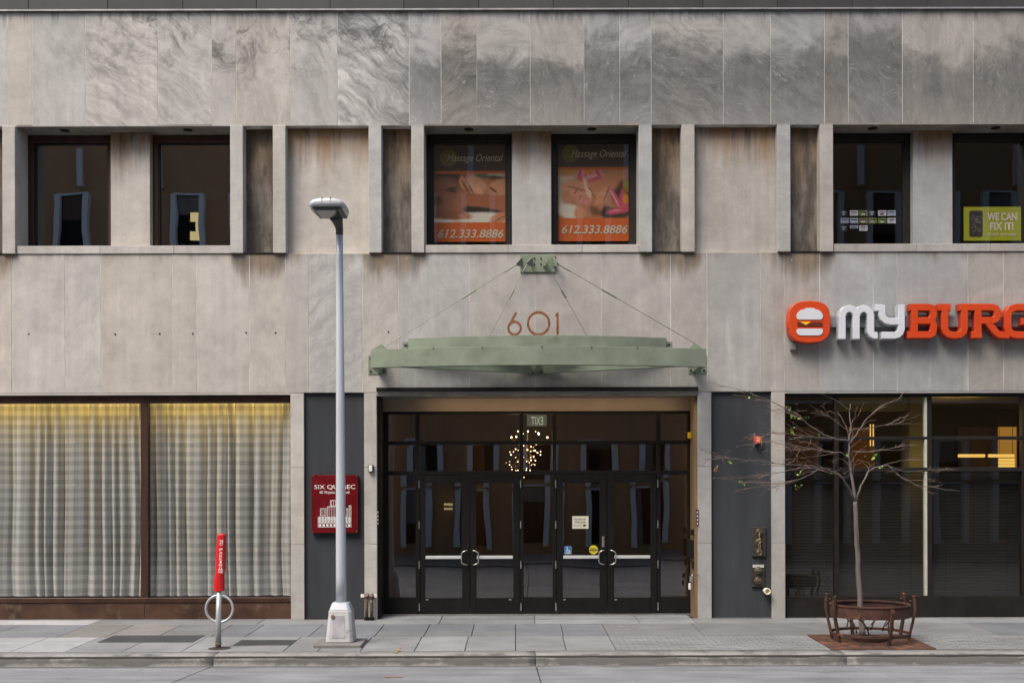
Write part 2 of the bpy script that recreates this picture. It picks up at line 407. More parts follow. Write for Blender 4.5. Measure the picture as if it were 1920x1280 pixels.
# ================================================================== the setting: road, kerb, sidewalk
def zs(t): return -.02 * t                      # the pavement falls towards the kerb
KT0, KT1 = 3.42, 3.86                           # kerb: back and face
def zr_(t): return -.215 + .022 * (t - KT1) if t < 10.5 else -.215 + .022 * (10.5 - KT1) - .022 * (t - 10.5)
XA, XB = -30.0, 30.0
road = tag(MB().poly([(XA*2, -KT1+.1, zr_(KT1)-.02), (XA*2, -10.5, zr_(10.5)-.02), (XB*2, -10.5, zr_(10.5)-.02), (XB*2, -KT1+.1, zr_(KT1)-.02)])
    .poly([(XA*2, -10.5, zr_(10.5)-.02), (XA*2, -17.2, zr_(17.2)-.02), (XB*2, -17.2, zr_(17.2)-.02), (XB*2, -10.5, zr_(10.5)-.02)]).build('road', M['joint']), kind='structure')
def slab_poly(pts_xt, zf, th, name, m, parent, bevel=.004):
    """a slab from (x, t) corners on the sloping surface zf(t)"""
    b = MB(); top = [(x, -t, zf(t)) for x, t in pts_xt]
    b.prism(top, (0, 0, -th)); return b.build(name, m, parent, bevel)
jl = [-16.5, -10.9, None, None, None, 11.2, 16.8]
# three joints seen in the photo, as (x at the kerb, x at mid road)
rj = [(-22, -22), (-16.5, -16.5), (-10.9, -10.9), (XP(397, KT1), XP(397, KT1) - .4), (XP(1004.5, KT1), XP(1004.5, KT1) + .15), (XP(1588, KT1), XP(1588, KT1) + .45), (11.6, 11.9), (17, 17), (22.5, 22.5)]
for (a, a2), (b, b2) in zip(rj[:-1], rj[1:]):
    g_ = .008
    slab_poly([(a+g_, KT1+.012), (b-g_, KT1+.012), (b2-g_, 10.49), (a2+g_, 10.49)], zr_, .05, 'road_slab', M['road'], road, .006)
    slab_poly([(a2+g_, 10.51), (b2-g_, 10.51), (b2-g_, 17.2), (a2+g_, 17.2)], zr_, .05, 'road_slab', M['road'], road, .006)

kerb = tag(MB().box(-22, 22.5, -KT1+.06, -KT0-.01, -.5, zs(KT0)-.02).build('kerb', M['joint']), kind='structure')
def kerb_seg(x0, x1):
    b = MB(); n = max(2, int((x1 - x0) / .16)); prof = []
    zt, zb = zs(KT0), zr_(KT1) - .05
    prof = [(KT0, zb), (KT0, zt), (KT1-.14, zt-.010)] + [(KT1-.14+.10*math.sin(a), zt-.010-.085*(1-math.cos(a))) for a in (.4, .8, 1.2, 1.5)] + [(KT1-.02, zr_(KT1)+.02), (KT1, zb)]
    k = len(prof)
    for i in range(n+1):
        x = x0 + (x1-x0)*i/n
        for j, (t, z) in enumerate(prof):
            wv = 0 if j in (0, 1, k-1) else .007 * mnoise.noise((x*2.3, j*.7, 4.0)) + .004*mnoise.noise((x*9, j, 1.0))
            b.v.append((x, -(t + wv), z + wv*.7))
    for i in range(n):
        for j in range(k-1):
            b.f.append((i*k+j, i*k+j+1, (i+1)*k+j+1, (i+1)*k+j))
    b.f.append(tuple(range(k))); b.f.append(tuple(n*k + j for j in reversed(range(k))))
    return b.build('kerb_stone', M['kerb'], kerb, smooth=True)
kx = [-22, -16.5, -10.9] + [XP(397, KT1), XP(1003, KT1), XP(1588, KT1)] + [11.6, 17, 22.5]
for a, b in zip(kx[:-1], kx[1:]): kerb_seg(a + .007, b - .007)

side = tag(MB().poly([(-22, 8, -.03), (-22, 0, -.03), (22.5, 0, -.03), (22.5, 8, -.03)]).poly([(-22, 0, -.03), (-22, -KT0, zs(KT0)-.03), (22.5, -KT0, zs(KT0)-.03), (22.5, 0, -.03)])
    .build('sidewalk', M['joint']), kind='structure')
def tpix(py): return (D*(py-VY) - F*CZ) / ((py-VY) + F*.02)
TA, TB, TC = tpix(1168.5), tpix(1192), KT0
TM = tpix(1182)
def slab(px0, px1, t0, t1, m, py_ref, gap=.006, dz=0.0):
    """slab whose joints are perpendicular to the kerb; px measured on the row py_ref"""
    tr = tpix(py_ref); x0, x1 = XP(px0, tr), XP(px1, tr)
    return slab_poly([(x0+gap, t0+gap), (x1-gap, t0+gap), (x1-gap, t1-gap), (x0+gap, t1-gap)], lambda t: zs(t) + dz, .05, 'paving_slab', M[m], side, .004)
strip = [-1400, -900, -420, -130, 165, 480, 822, 1003, 1200, 1306, 1548, 1785, 2050, 2400, 2800, 3200]
for i, (a, b) in enumerate(zip(strip[:-1], strip[1:])): slab(a, b, -1.2 if 540 < (a+b)/2 < 1320 else -.1, TA, 'con_pale' if a < 165 else 'con', 1168.5)
rowA = [(-1400, -900, 'con_blue'), (-900, -420, 'con'), (-420, -60, 'con_blue'), (-60, 40, 'con_blue'), (40, 165, 'con_blue'), (165, 250, 'con_brown'), (250, 340, 'con_brown'), (340, 435, 'con_tar'), (435, 495, 'con_blue'), (495, 605, 'con_blue'),
        (605, 720, 'con_blue')]
for a, b, m in rowA: slab(a, b, TA, TB, m, 1169)
for a, b, m in [(720, 806, 'con_blue'), (806, 889, 'con_blue'), (889, 966, 'con_blue')]:
    slab(a, b, TA, TM, m, 1169); slab(a, b, TM, TB, 'con_tar', 1169)
for a, b, m in [(966, 1050, 'con_blue'), (1050, 1128, 'con_blue'), (1128, 1295, 'con_tar'), (1295, 1545, 'con_tar'), (1545, 1810, 'con_tar'), (1810, 2100, 'con_blue'), (2100, 2500, 'con_blue'), (2500, 3000, 'con')]:
    slab(a, b, TA, TB, m, 1169)
rowB = [(-1300, -800, 'con'), (-800, -300, 'con'), (-300, -100, 'con_pale'), (-100, 22, 'con_pale'), (22, 125, 'con_pale'), (125, 232, 'con'), (232, 342, 'con'), (342, 532, 'con'), (532, 596, 'con'), (596, 676, 'con'), (676, 777, 'con'), (777, 871, 'con'), (871, 966, 'con'), (966, 1061, 'con'), (1061, 1154, 'con')]
for a, b, m in rowB: slab(a, b, TB, TC, m, 1217)
# small pavers either side of the tree grate
def pavers(px0, px1):
    b = MB(); x0, x1 = XP(px0, tpix(1217)), XP(px1, tpix(1217)); r = 0; t = TB + .008
    while t + .10 < TC:
        x = x0 + .006 + (.1 if r % 2 else 0)
        if r % 2: b.prism([(x0+.006, -t, zs(t)), (x-.012, -t, zs(t)), (x-.012, -(t+.093), zs(t+.093)), (x0+.006, -(t+.093), zs(t+.093))], (0,0,-.04))
        while x < x1 - .05:
            xe = min(x + .19, x1 - .006); h = random.uniform(-.003, .002)
            b.prism([(x, -t, zs(t)+h), (xe, -t, zs(t)+h), (xe, -(t+.093), zs(t+.093)+h), (x, -(t+.093), zs(t+.093)+h)], (0,0,-.04))
            x += .2
        t += .105; r += 1
    o = b.build('small_pavers', M['paver'], side); o['kind'] = 'stuff'; return o
GX0, GX1 = XP(1555, 3.25), XP(1752, 3.25)       # tree grate, 1.55 m wide
GT0, GT1 = 1.93, 3.33
pavers(1154, 1555.5); pavers(1752.5, 2900)
# steel vault covers let into the slabs
def cover(px0, py0, px1, py1, label):
    t0, t1 = tpix(py0), tpix(py1); xa, xb = XP(px0, t0), XP(px1, t0)
    b = MB().prism([(xa, -t0, zs(t0)+.004), (xb, -t0, zs(t0)+.004), (xb, -t1, zs(t1)+.004), (xa, -t1, zs(t1)+.004)], (0, 0, -.03))
    o = tag(b.build('vault_cover', M['cover']), label, 'cover', 'steel covers in the pavement')
    st = MB(); n = int((xb-xa)/.045); m = int((t1-t0)/.045)
    for i in range(n):
        for j in range(m):
            x, t = xa + .03 + i*.045, t0 + .03 + j*.045; s = 1 if (i+j) % 2 else -1
            z = zs(t)+.004
            st.poly([(x-.014, -t-.012*s, z+.003), (x-.008, -t-.016*s, z+.003), (x+.014, -t+.012*s, z+.003), (x+.008, -t+.016*s, z+.003)])
    q = st.build('tread_pattern', M['fire_plate'], o); q['kind'] = 'stuff'
cover(212, 1189, 385, 1202, 'wide patterned steel cover in pavement left of the parking post')
cover(452, 1198, 556, 1208, 'smaller dark steel cover in pavement right of the parking post')

# ================================================================== the building
B = thing('office_building', 'pale limestone office building with finned upper windows and recessed glass entrance', 'building')
XL, XR = XP(-230), XP(2235)
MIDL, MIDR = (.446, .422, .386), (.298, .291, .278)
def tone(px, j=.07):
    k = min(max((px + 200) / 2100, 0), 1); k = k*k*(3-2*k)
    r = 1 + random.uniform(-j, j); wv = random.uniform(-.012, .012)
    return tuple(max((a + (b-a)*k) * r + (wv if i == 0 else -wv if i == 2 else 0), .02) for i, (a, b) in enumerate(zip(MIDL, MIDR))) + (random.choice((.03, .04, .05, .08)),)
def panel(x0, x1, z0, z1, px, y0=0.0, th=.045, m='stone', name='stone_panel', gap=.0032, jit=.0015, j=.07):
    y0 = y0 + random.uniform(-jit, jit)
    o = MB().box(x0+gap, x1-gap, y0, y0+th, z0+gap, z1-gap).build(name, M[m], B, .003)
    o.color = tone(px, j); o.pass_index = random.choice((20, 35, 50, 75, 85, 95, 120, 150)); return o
def row(joints, z0, z1, **k):
    xs = [XP(p) for p in joints]
    for a, b, p in zip(xs[:-1], xs[1:], joints): panel(a, b, z0, z1, p, **k)
topj = [-230, -120, -40, 16, 62, 162, 298, 399, 444.5, 546, 635, 769, 829, 896, 996, 1097, 1164, 1223, 1358, 1447, 1548, 1592.5, 1694, 1827, 1925, 2040, 2130, 2235]
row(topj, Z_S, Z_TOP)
VEINS = {62: (.09, 105), 162: (.26, 148), 298: (.24, 140), 399: (.06, 95), 444.5: (.13, 100), 546: (.15, 110), 635: (.48, 145), 769: (.06, 90), 829: (.24, 35), 896: (.16, 172), 996: (.15, 100), 1097: (.15, 80), 1164: (.24, 28), 1223: (.26, 150),
    1358: (.16, 140), 1447: (.18, 145), 1548: (.14, 100), 1592.5: (.18, 140), 1694: (.15, 95), 1827: (.14, 90), 580: (.16, 35)}
def veined(px, z):
    for o in [c for c in B.children if c.name.startswith('stone_panel')]:
        v = o.data.vertices
        if abs(min(q.co.x for q in v) - XP(px)) < .02 and min(q.co.z for q in v) > z: o.color[3], o.pass_index = VEINS[px]
for k_ in VEINS: veined(k_, Z_S - .1)
lowj = [-230, -130, -50, 22.6, 123, 189.5, 324, 369, 468.5, 536, 580, 680, 747.5, 880.5, 1004.5, 1128, 1258, 1326.5, 1426.6, 1471, 1538, 1638, 1682.6, 1816, 1882, 1990, 2100, 2235]
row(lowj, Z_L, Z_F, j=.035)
veined(580, Z_L - .1)
# core behind the panels (mortar shows in the joints)
MB().box(XL, XR, .003, .5, Z_S+.002, Z_TOP+2.6).build('core_wall', M['mortar'], B)
MB().box(XL, XR, .003, .40, Z_L+.002, Z_F-.003).build('core_wall', M['mortar'], B)
# metal fascia above
MB().box(XL, XR, -.055, .02, Z_TOP+.003, Z_TOP+.035).build('ledge', M['ledge'], B, .004)
fj = [-230, -83, 57, 205, 346, 484, 622, 760, 900, 1040, 1180, 1320, 1460, 1600, 1740, 1880, 2020, 2160, 2235]
for a, b in zip(fj[:-1], fj[1:]):
    MB().box(XP(a)+.003, XP(b)-.003, -.03+random.uniform(-.003, .003), .008, Z_TOP+.037, Z_TOP+2.6).build('fascia_panel', M['fascia'], B, .004)

# fins, niches, window bays
Z_SILL = ZP(467, -.4)
def fin(x0, x1, px):
    p = [(x0, -FT, Z_F), (x1, -FT, Z_F), (x1, .5, Z_F), (x0, .5, Z_F)]
    b = MB(); b.box(x0, x1, -FT+.0, .48, Z_F+.0, Z_S-.004)
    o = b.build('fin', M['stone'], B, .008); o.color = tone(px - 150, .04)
def bay(k):
    c = BC + k*PER
    x0, x1 = c - BH, c + BH; px = VX + (c - CX)*105
    m = MB().box(x0, x1, .0, .62, Z_S-.002, Z_S+.03); sfo = m.build('window_soffit', M['soffit'], B)
    for dx in (-1.13, 1.09):
        MB().lathe((c+dx, .20, Z_S-.012), [(.085, 0), (.085, .012), (.065, .012), (.062, .004)], 20).build('downlight_rim', M['bronze'], sfo)
    # sill course
    for a, b in ((x0+.002, c-.42), (c-.42, c+.9), (c+.9, x1-.002)):
        o = MB().box(a+.002, b-.002, -.022, .60, Z_F+.004, Z_SILL-.012).build('sill', M['stone'], B, .006); o.color = tone(px - 250, .04)
    pr = MB().box(c-.353, c+.36, .33, .62, Z_SILL-.012, Z_S-.002).build('pier', M['stone_niche'], B, .006); pr.color = tone(px-100, .02)
    red = k < 0
    fm = M['bronze_red'] if red else M['bronze']
    for wi, (a, b) in enumerate(((x0, c-.353), (c+.36, x1))):
        f = MB(); y0, y1 = .48, .60; zb, zt = Z_SILL-.010, Z_S-.004; fw = .095
        f.box(a, a+fw, y0, y1, zb, zt).box(b-fw, b, y0, y1, zb, zt).box(a+fw, b-fw, y0, y1, zt-.13, zt).box(a+fw, b-fw, y0, y1, zb, zb+.085)
        fr = f.build('window', fm, B, .006)
        MB().box(a+fw-.01, a+fw+.03, y0+.03, y1-.01, zb+.06, zt-.1).box(b-fw-.03, b-fw+.01, y0+.03, y1-.01, zb+.06, zt-.1).box(a+fw+.03, b-fw-.03, y0+.03, y1-.01, zt-.16, zt-.12).box(a+fw+.03, b-fw-.03, y0+.03, y1-.01, zb+.075, zb+.115).build('sash', M['bronze'], fr, .004)
        MB().pane(a+fw, b-fw, .55, zb+.08, zt-.12).build('pane', M['glass_brown' if red else 'glass'], fr)
for k in (-1, 0, 1): bay(k)
FW = .222
def pair(xc, px):
    """two fins with a dark narrow niche between, xc = middle"""
    fin(xc-.494, xc-.494+.228, px); fin(xc+.266, xc+.494, px)
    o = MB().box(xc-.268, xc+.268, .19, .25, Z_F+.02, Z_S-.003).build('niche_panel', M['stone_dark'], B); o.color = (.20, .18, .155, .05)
    MB().box(xc-.266, xc+.266, -.02, .25, Z_F+.002, Z_F+.02).build('niche_sill', M['bronze'], B)
for k in (-2, -1, 0, 1):
    e1 = BC + k*PER + BH; e2 = BC + (k+1)*PER - BH      # right edge of bay k, left edge of bay k+1
    if k >= -1: pair(e1 + .496, VX + e1*105)
    if k <= 0: pair(e2 - .496, VX + e2*105)
    a, b = e1 + .992, e2 - .992
    if k == -2: a = XL
    if k == 1: b = XR
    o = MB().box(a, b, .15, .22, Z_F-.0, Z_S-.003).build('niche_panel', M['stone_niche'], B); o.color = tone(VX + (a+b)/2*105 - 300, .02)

# upper rooms behind the glass
U0, U1 = Z_F-.05, Z_S+.05
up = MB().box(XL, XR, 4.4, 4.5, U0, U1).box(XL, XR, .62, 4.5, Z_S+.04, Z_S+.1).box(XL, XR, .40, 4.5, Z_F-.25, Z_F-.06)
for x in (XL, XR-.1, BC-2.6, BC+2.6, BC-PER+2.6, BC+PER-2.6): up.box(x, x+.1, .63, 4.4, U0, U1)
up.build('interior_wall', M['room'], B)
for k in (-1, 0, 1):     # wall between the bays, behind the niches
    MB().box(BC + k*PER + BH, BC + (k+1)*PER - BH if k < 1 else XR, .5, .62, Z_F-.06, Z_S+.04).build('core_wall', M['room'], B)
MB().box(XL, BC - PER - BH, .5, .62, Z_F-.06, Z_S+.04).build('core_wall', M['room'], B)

# ground floor piers and charcoal panels
def gpier(pa, pb, side_d):
    xa, xb = XP(pa), XP(pb)
    zj = [-.03, ZP(1019), ZP(875), Z_L - .004]
    for z0, z1 in zip(zj[:-1], zj[1:]):
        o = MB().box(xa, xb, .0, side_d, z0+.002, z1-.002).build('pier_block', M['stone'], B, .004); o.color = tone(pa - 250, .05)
gpier(545, 570, .3); gpier(683, 706.5, .6); gpier(1309, 1334, .6); gpier(1447, 1472, .3)
for a, b in ((570, 683), (1334, 1447)):
    MB().box(XP(a)+.001, XP(b)-.001, .06, .3, .012, Z_L-.004).build('stucco_panel', M['stucco'], B)
    MB().box(XP(a)+.002, XP(b)-.002, .02, .3, -.03, .010).build('plinth', M['kick'] if a < 600 else M['con'], B)

# left storefront
TG = -.13
def member(mb, px0, py0, px1, py1, tf, tb): return mb.pbox(px0, py0, px1, py1, tf, tb)
XS0 = -230
zt = Z_L - .004
zh, zsill, zkick = ZP(754, TG), ZP(1118, TG), ZP(1127, TG)
xs = [XL, XP(-310, TG)]
mull = [(-285, -270), (265, 280)]
o = MB().box(XL, XP(545), .0, .45, Z_L-.035, Z_L-.004).build('head_stone', M['stone'], B, .004); o.color = tone(100, .02)
f = MB(); f.box(XL, XP(545)-.002, .10, .22, zh, Z_L-.037).box(XL, XP(545)-.002, .085, .22, zkick, zsill)
f.box(XP(265, TG), XP(279, TG), .09, .22, zsill, zh).box(XP(545)-.022, XP(545)-.002, .10, .22, zsill, zh).box(XL, XL+.05, .10, .22, zsill, zh)
sf = f.build('storefront', M['bronze_red'], B, .006)
for a, b in ((XL+.05, XP(265, TG)), (XP(279, TG), XP(545)-.022)):
    MB().pane(a, b, .153, zsill, zh).build('pane', M['glass_clear'], sf)
    MB().box(a, b, .145, .165, zsill, zsill+.022).build('glazing_bead', M['bronze'], sf)
for a, b in ((XL, XP(271, TG)-.002), (XP(271, TG)+.002, XP(545)-.002)):
    MB().box(a, b, .10, .22, -.03, zkick-.004).build('kick_plate', M['kick'], sf, .004)
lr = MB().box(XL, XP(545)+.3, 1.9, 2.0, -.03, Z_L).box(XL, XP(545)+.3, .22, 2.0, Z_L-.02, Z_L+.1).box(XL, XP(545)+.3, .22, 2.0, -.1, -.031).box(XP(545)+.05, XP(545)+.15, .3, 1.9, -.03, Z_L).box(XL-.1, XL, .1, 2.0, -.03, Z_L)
lr.build('interior_wall', M['room'], B)

# right storefront
TR = -.13
X0r, X1r = XP(1472), XR
zt2 = ZP(746, TR)
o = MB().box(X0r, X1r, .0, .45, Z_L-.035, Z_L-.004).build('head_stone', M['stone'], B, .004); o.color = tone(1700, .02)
f = MB(); f.box(X0r+.002, X1r, .10, .22, zt2, Z_L-.037)
for a, b in ((820, 826), (878, 886)): f.box(X0r+.002, X1r, .10, .2, ZP(b, TR), ZP(a, TR))
f.box(X0r+.002, X1r, .09, .22, -.03, ZP(1118, TR))
vm = [(1564, 1572), (1738, 1746), (1915, 1922), (2090, 2098)]
for a, b in vm: f.box(XP(a, TR), XP(b, TR), .092, .22, ZP(1118, TR)+.001, zt2-.001)
sr = f.build('storefront', M['bronze'], B, .005)
MB().box(XP(1733, TR), XP(1737.5, TR), .10, .2, ZP(1118, TR)+.002, zt2-.002).build('lit_mullion_edge', M['lit_mullion_edge'], sr, .003)  # pale strip: light on the mullion's edge, put into the colour
vx = [X0r+.002] + [XP(x, TR) for p in vm for x in p] + [X1r]
for i in range(0, len(vx), 2):
    for a, b in ((1118, 886), (878, 826), (820, 746)):
        MB().pane(vx[i], vx[i+1], .153, ZP(a, TR), ZP(b, TR)).build('pane', M['glass_store'], sr)
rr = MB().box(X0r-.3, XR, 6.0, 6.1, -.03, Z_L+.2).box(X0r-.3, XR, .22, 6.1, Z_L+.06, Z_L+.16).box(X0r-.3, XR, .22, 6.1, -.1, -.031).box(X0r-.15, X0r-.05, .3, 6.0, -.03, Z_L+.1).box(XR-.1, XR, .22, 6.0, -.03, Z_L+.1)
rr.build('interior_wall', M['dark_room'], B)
# interior features of the restaurant: ochre column, amber wall, lit panel
a, b = XP(1706, -.7), XP(1733, -.7)
MB().box(a, b, .7, 1.2, -.03, Z_L+.05).build('interior_column', M['ochre'], B, .01)
MB().box(XP(1572, -.75), a, .75, .95, ZP(772, -.75), Z_L+.05).build('interior_beam', M['ochre'], B)
a, b = W(1440, 886, -4.5), W(1535, 800, -4.5)
MB().box(a[0], b[0], 4.5, 4.6, a[1], b[1]).box(XP(1590, -4.5), XP(1640, -4.5), 4.5, 4.6, a[1], b[1]).build('interior_panel', M['amber'], B)
for pa, pb in ((1797, 1871), (1872, 1906)):
    a, b = W(pa, 878, -5.8), W(pb, 800, -5.8)
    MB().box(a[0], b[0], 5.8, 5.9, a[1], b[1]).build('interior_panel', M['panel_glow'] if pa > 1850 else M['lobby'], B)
# ---- entrance
TD = -.6
EXL, EXR = XP(706.5), XP(1309)
zbar0, zbar1 = ZP(733, .05), ZP(725.5, .05)
o = MB().box(EXL, EXR, .0, .55, Z_L-.03, Z_L-.004).build('head_stone', M['stone'], B); o.color = tone(800)
MB().box(XP(706, .05), XP(1310, .05), -.05, -.006, zbar0, zbar1).build('entrance_bar', M['black'], B, .004)
zfr = ZP(771, TD)
MB().box(EXL+.002, EXR-.002, .57, .72, zfr+.002, Z_L-.032).build('entrance_fascia', M['entry_fascia'], B)
MB().box(EXL+.002, EXR-.002, .0, .57, Z_L-.062, Z_L-.032).build('entrance_soffit', M['soffit'], B)
ex0, ex1 = XP(719, TD), XP(1297, TD)
MB().box(EXL+.002, EXL+.05, .10, .58, -.01, Z_L-.064).build('reveal_panel', M['bronze'], B)
MB().box(EXR-.05, EXR-.002, .10, .58, -.01, Z_L-.064).build('reveal_panel', M['wood_reveal'], B)
MB().box(EXL+.002, ex0, .60, .72, -.01, zfr).box(ex1, EXR-.002, .60, .72, -.01, zfr).build('entrance_jamb', M['bronze'], B)
def ez(py): return ZP(py, TD)
def exx(px): return XP(px, TD)
zb_ = ez(1150)
f = MB()
vert = [(719, 728), (779, 787), (974.5, 981.5), (1036, 1043), (1231.5, 1238.5), (1290, 1297)]
for a, b in vert: f.box(exx(a), exx(b), .60, .72, zb_, zfr-.001)
for a, b in ((771, 776), (826, 833), (882, 890)): f.box(ex0+.001, ex1-.001, .603, .717, ez(b), ez(a)-.001)
for a, b in ((728, 779), (981.5, 1036), (1238.5, 1290)):
    f.box(exx(a)+.001, exx(b)-.001, .604, .716, ez(1150)+.001, ez(1119))
ef = f.build('entrance_frame', M['black'], B, .004)
cols_ = [(728, 779), (787, 974.5), (981.5, 1036), (1043, 1231.5), (1238.5, 1290)]
for i, (a, b) in enumerate(cols_):
    rows_ = [(776, 826), (833, 882)] + ([(890, 1119)] if i in (0, 2, 4) else [])
    for c, d in rows_:
        p = MB().pane(0, exx(b)-exx(a), 0, 0, ez(c)-ez(d)).build('pane', M['glass_door'], ef)
        p.location = (exx(a), .655, ez(d)); p.rotation_euler = (random.uniform(-.004, .004), 0, random.uniform(-.004, .004))
TDo = TD + .02
leaves = [(788, 880.5, 797, 866, 'R'), (881.5, 974, 893, 962, 'L'), (1044, 1137.5, 1055, 1124, 'R'), (1138.5, 1231, 1151, 1219.5, 'L')]
for i, (a, b, ga, gb, hs) in enumerate(leaves):
    d = MB(); y0, y1 = .585, .635
    x0, x1, xa, xb = exx(a), exx(b), exx(ga), exx(gb); z0, z1, za, zb2 = ez(1150)+.008, ez(890)-.006, ez(1120), ez(904.5)
    d.box(x0, xa, y0, y1, z0, z1).box(xb, x1, y0, y1, z0, z1).box(xa, xb, y0, y1, z0, za).box(xa, xb, y0, y1, zb2, z1)
    lf = d.build('door', M['black'], B, .004)
    p = MB().pane(0, xb-xa, 0, 0, zb2-za).build('pane', M['glass_door'], lf); p.location = (xa, .61, za); p.rotation_euler = (random.uniform(-.006, .006), 0, random.uniform(-.008, .008))
    MB().box(xa+.005, xb-.005, .588, .606, ez(1047), ez(1041)).build('push_bar', M['push'], lf, .006)
    hx = x1 - .05 if hs == 'R' else x0 + .05
    off = -.10 if hs == 'R' else .10
    hz0, hz1 = ez(1058), ez(1031)
    MB().tube([(hx, .585, hz0), (hx, .545, hz0), (hx+off*.45, .535, hz0+.01), (hx+off*.95, .535, hz0+.04), (hx+off, .535, hz0+.07), (hx+off, .535, hz1-.07), (hx+off*.95, .535, hz1-.04), (hx+off*.45, .535, hz1-.01), (hx, .545, hz1), (hx, .585, hz1)], .011, 8).build('handle', M['chrome'], lf, smooth=True)
    hgx = exx(a) - .022 if hs == 'R' else exx(b) + .022
    for py in (907, 983, 1058, 1137):
        MB().lathe((hgx, .592, ez(py)-.07), [(.012, 0), (.012, .14)], 8).build('hinge', M['chrome'], lf)
    if i == 2:
        MB().pbox(1128.5, 1005, 1133.5, 1025, TD+.035, TD+.0).build('lock_plate', M['chrome'], lf, .004)
    MB().pbox(ga+1 if i != 1 else gb-8, 1122.5, ga+6 if i != 1 else gb-3, 1124.5, TD+.018, TD+.01).build('name_plate', M['chrome'], lf)
MB().box(EXL+.05, EXR-.05, .5, .75, -.02, zb_).build('threshold', M['ledge'], B)
lb = MB().box(EXL-.5, EXR+.5, 7.0, 7.1, -.03, Z_L+.3).box(EXL-.5, EXR+.5, .72, 7.1, Z_L+.1, Z_L+.2).box(EXL-.5, EXR+.5, .75, 7.1, -.1, -.031).box(EXL-.1, EXL, .72, 7.0, -.03, Z_L+.2).box(EXR, EXR+.1, .72, 7.0, -.03, Z_L+.2)
lb.box(EXL, EXR, .72, .8, zfr, Z_L+.1)
lb.build('interior_wall', M['lobby'], B)
MB().box(exx(1090), exx(1090)+.5, 6.2, 6.4, -.02, 3.2).box(exx(850), exx(850)+.45, 5.0, 5.3, -.02, 3.4).build('interior_partition', M['lobby'], B)

# ================================================================== the building across the street (seen only as reflections)
OB = thing('opposite_building', 'tan building with pale fins across the street, mirrored in the glass', 'building')
OY = -23.5
w_ = MB().box(-34, 34, OY-1, OY, -.2, 19).build('wall', M['tan'], OB)
fin0 = None
def copies(src, n, dx, x0):
    for i in range(n):
        o = src if i == 0 else src.copy()
        if i: col.objects.link(o)
        o.location.x = x0 + i*dx
def array(name, x0f, x1f, z0, z1, dep, m, n, pitch, start):
    copies(MB().box(x0f, x1f, OY+.002, OY+dep, z0, z1).build(name, M[m], OB), n, pitch, start)
for z0, z1 in ((.3, 2.45), (2.75, 4.1), (7.2, 9.8), (11.2, 14.0)):
    array('window', -.46, .46, z0, z1, .05, 'black', 26, 2.30, -29.0)
    array('window_head', -.60, .60, z1+.02, z1+.09, .12, 'pale_fin', 26, 2.30, -29.0)
    for dx in (-.575, .575): array('fin', dx-.11, dx+.11, z0-.15, z1, .30, 'pale_fin', 26, 2.30, -29.0)
array('fin', -.12, .12, 14.3, 15.9, .25, 'pale_fin', 20, 3.1, -29.6)
ro = random.Random(21)
M['lit_room'] = emit('lit_room', (1, .80, .38), 1.0)
for z0, z1 in ((.3, 2.45), (2.75, 4.1), (7.2, 9.8), (11.2, 14.0)):
    for i in range(26):
        x = -29.0 + 2.30*i; q = ro.random(); d = ro.uniform(.15, .8)*(z1-z0)
        if q < .45: MB().box(x-.44, x+.44, OY+.051, OY+.06, z1-d, z1-.02).build('blind', M[ro.choice(['tan', 'raceway', 'lobby', 'con', 'soffit'])], OB)
        elif q < .62: MB().box(x-.44, x-.44+ro.uniform(.15, .4), OY+.051, OY+.06, z0, z1-.02).build('curtain_panel', M[ro.choice(['con', 'soffit', 'raceway'])], OB)
        elif q < .72: MB().box(x-.3, x+ro.uniform(0, .35), OY+.051, OY+.06, z0+.1, z0+.1+d*.6).build('shelf_goods', M[ro.choice(['kick', 'con', 'ochre'])], OB)
MB().box(-12.86, -12.50, OY+.061, OY+.07, 12.25, 12.55).box(-12.86, -12.50, OY+.061, OY+.07, 12.95, 13.35).box(-12.62, -12.50, OY+.061, OY+.07, 12.55, 12.95).build('lit_interior', M['lit_room'], OB)
MB().box(-2.55, -2.2, OY+.35, OY+.38, 1.62, 1.70).box(-2.55, -2.2, OY+.35, OY+.38, 1.80, 1.90).build('lit_sign', M['lit_room'], OB)
for z in (5.6, 10.4, 16.4): MB().box(-34, 34, OY+.002, OY+.10, z, z+.12).build('band', M['pale_fin'], OB)
fs = tag(MB().box(-60, 60, OY-.5, -17.2, -.6, -.16).build('far_sidewalk', M['con']), kind='structure')

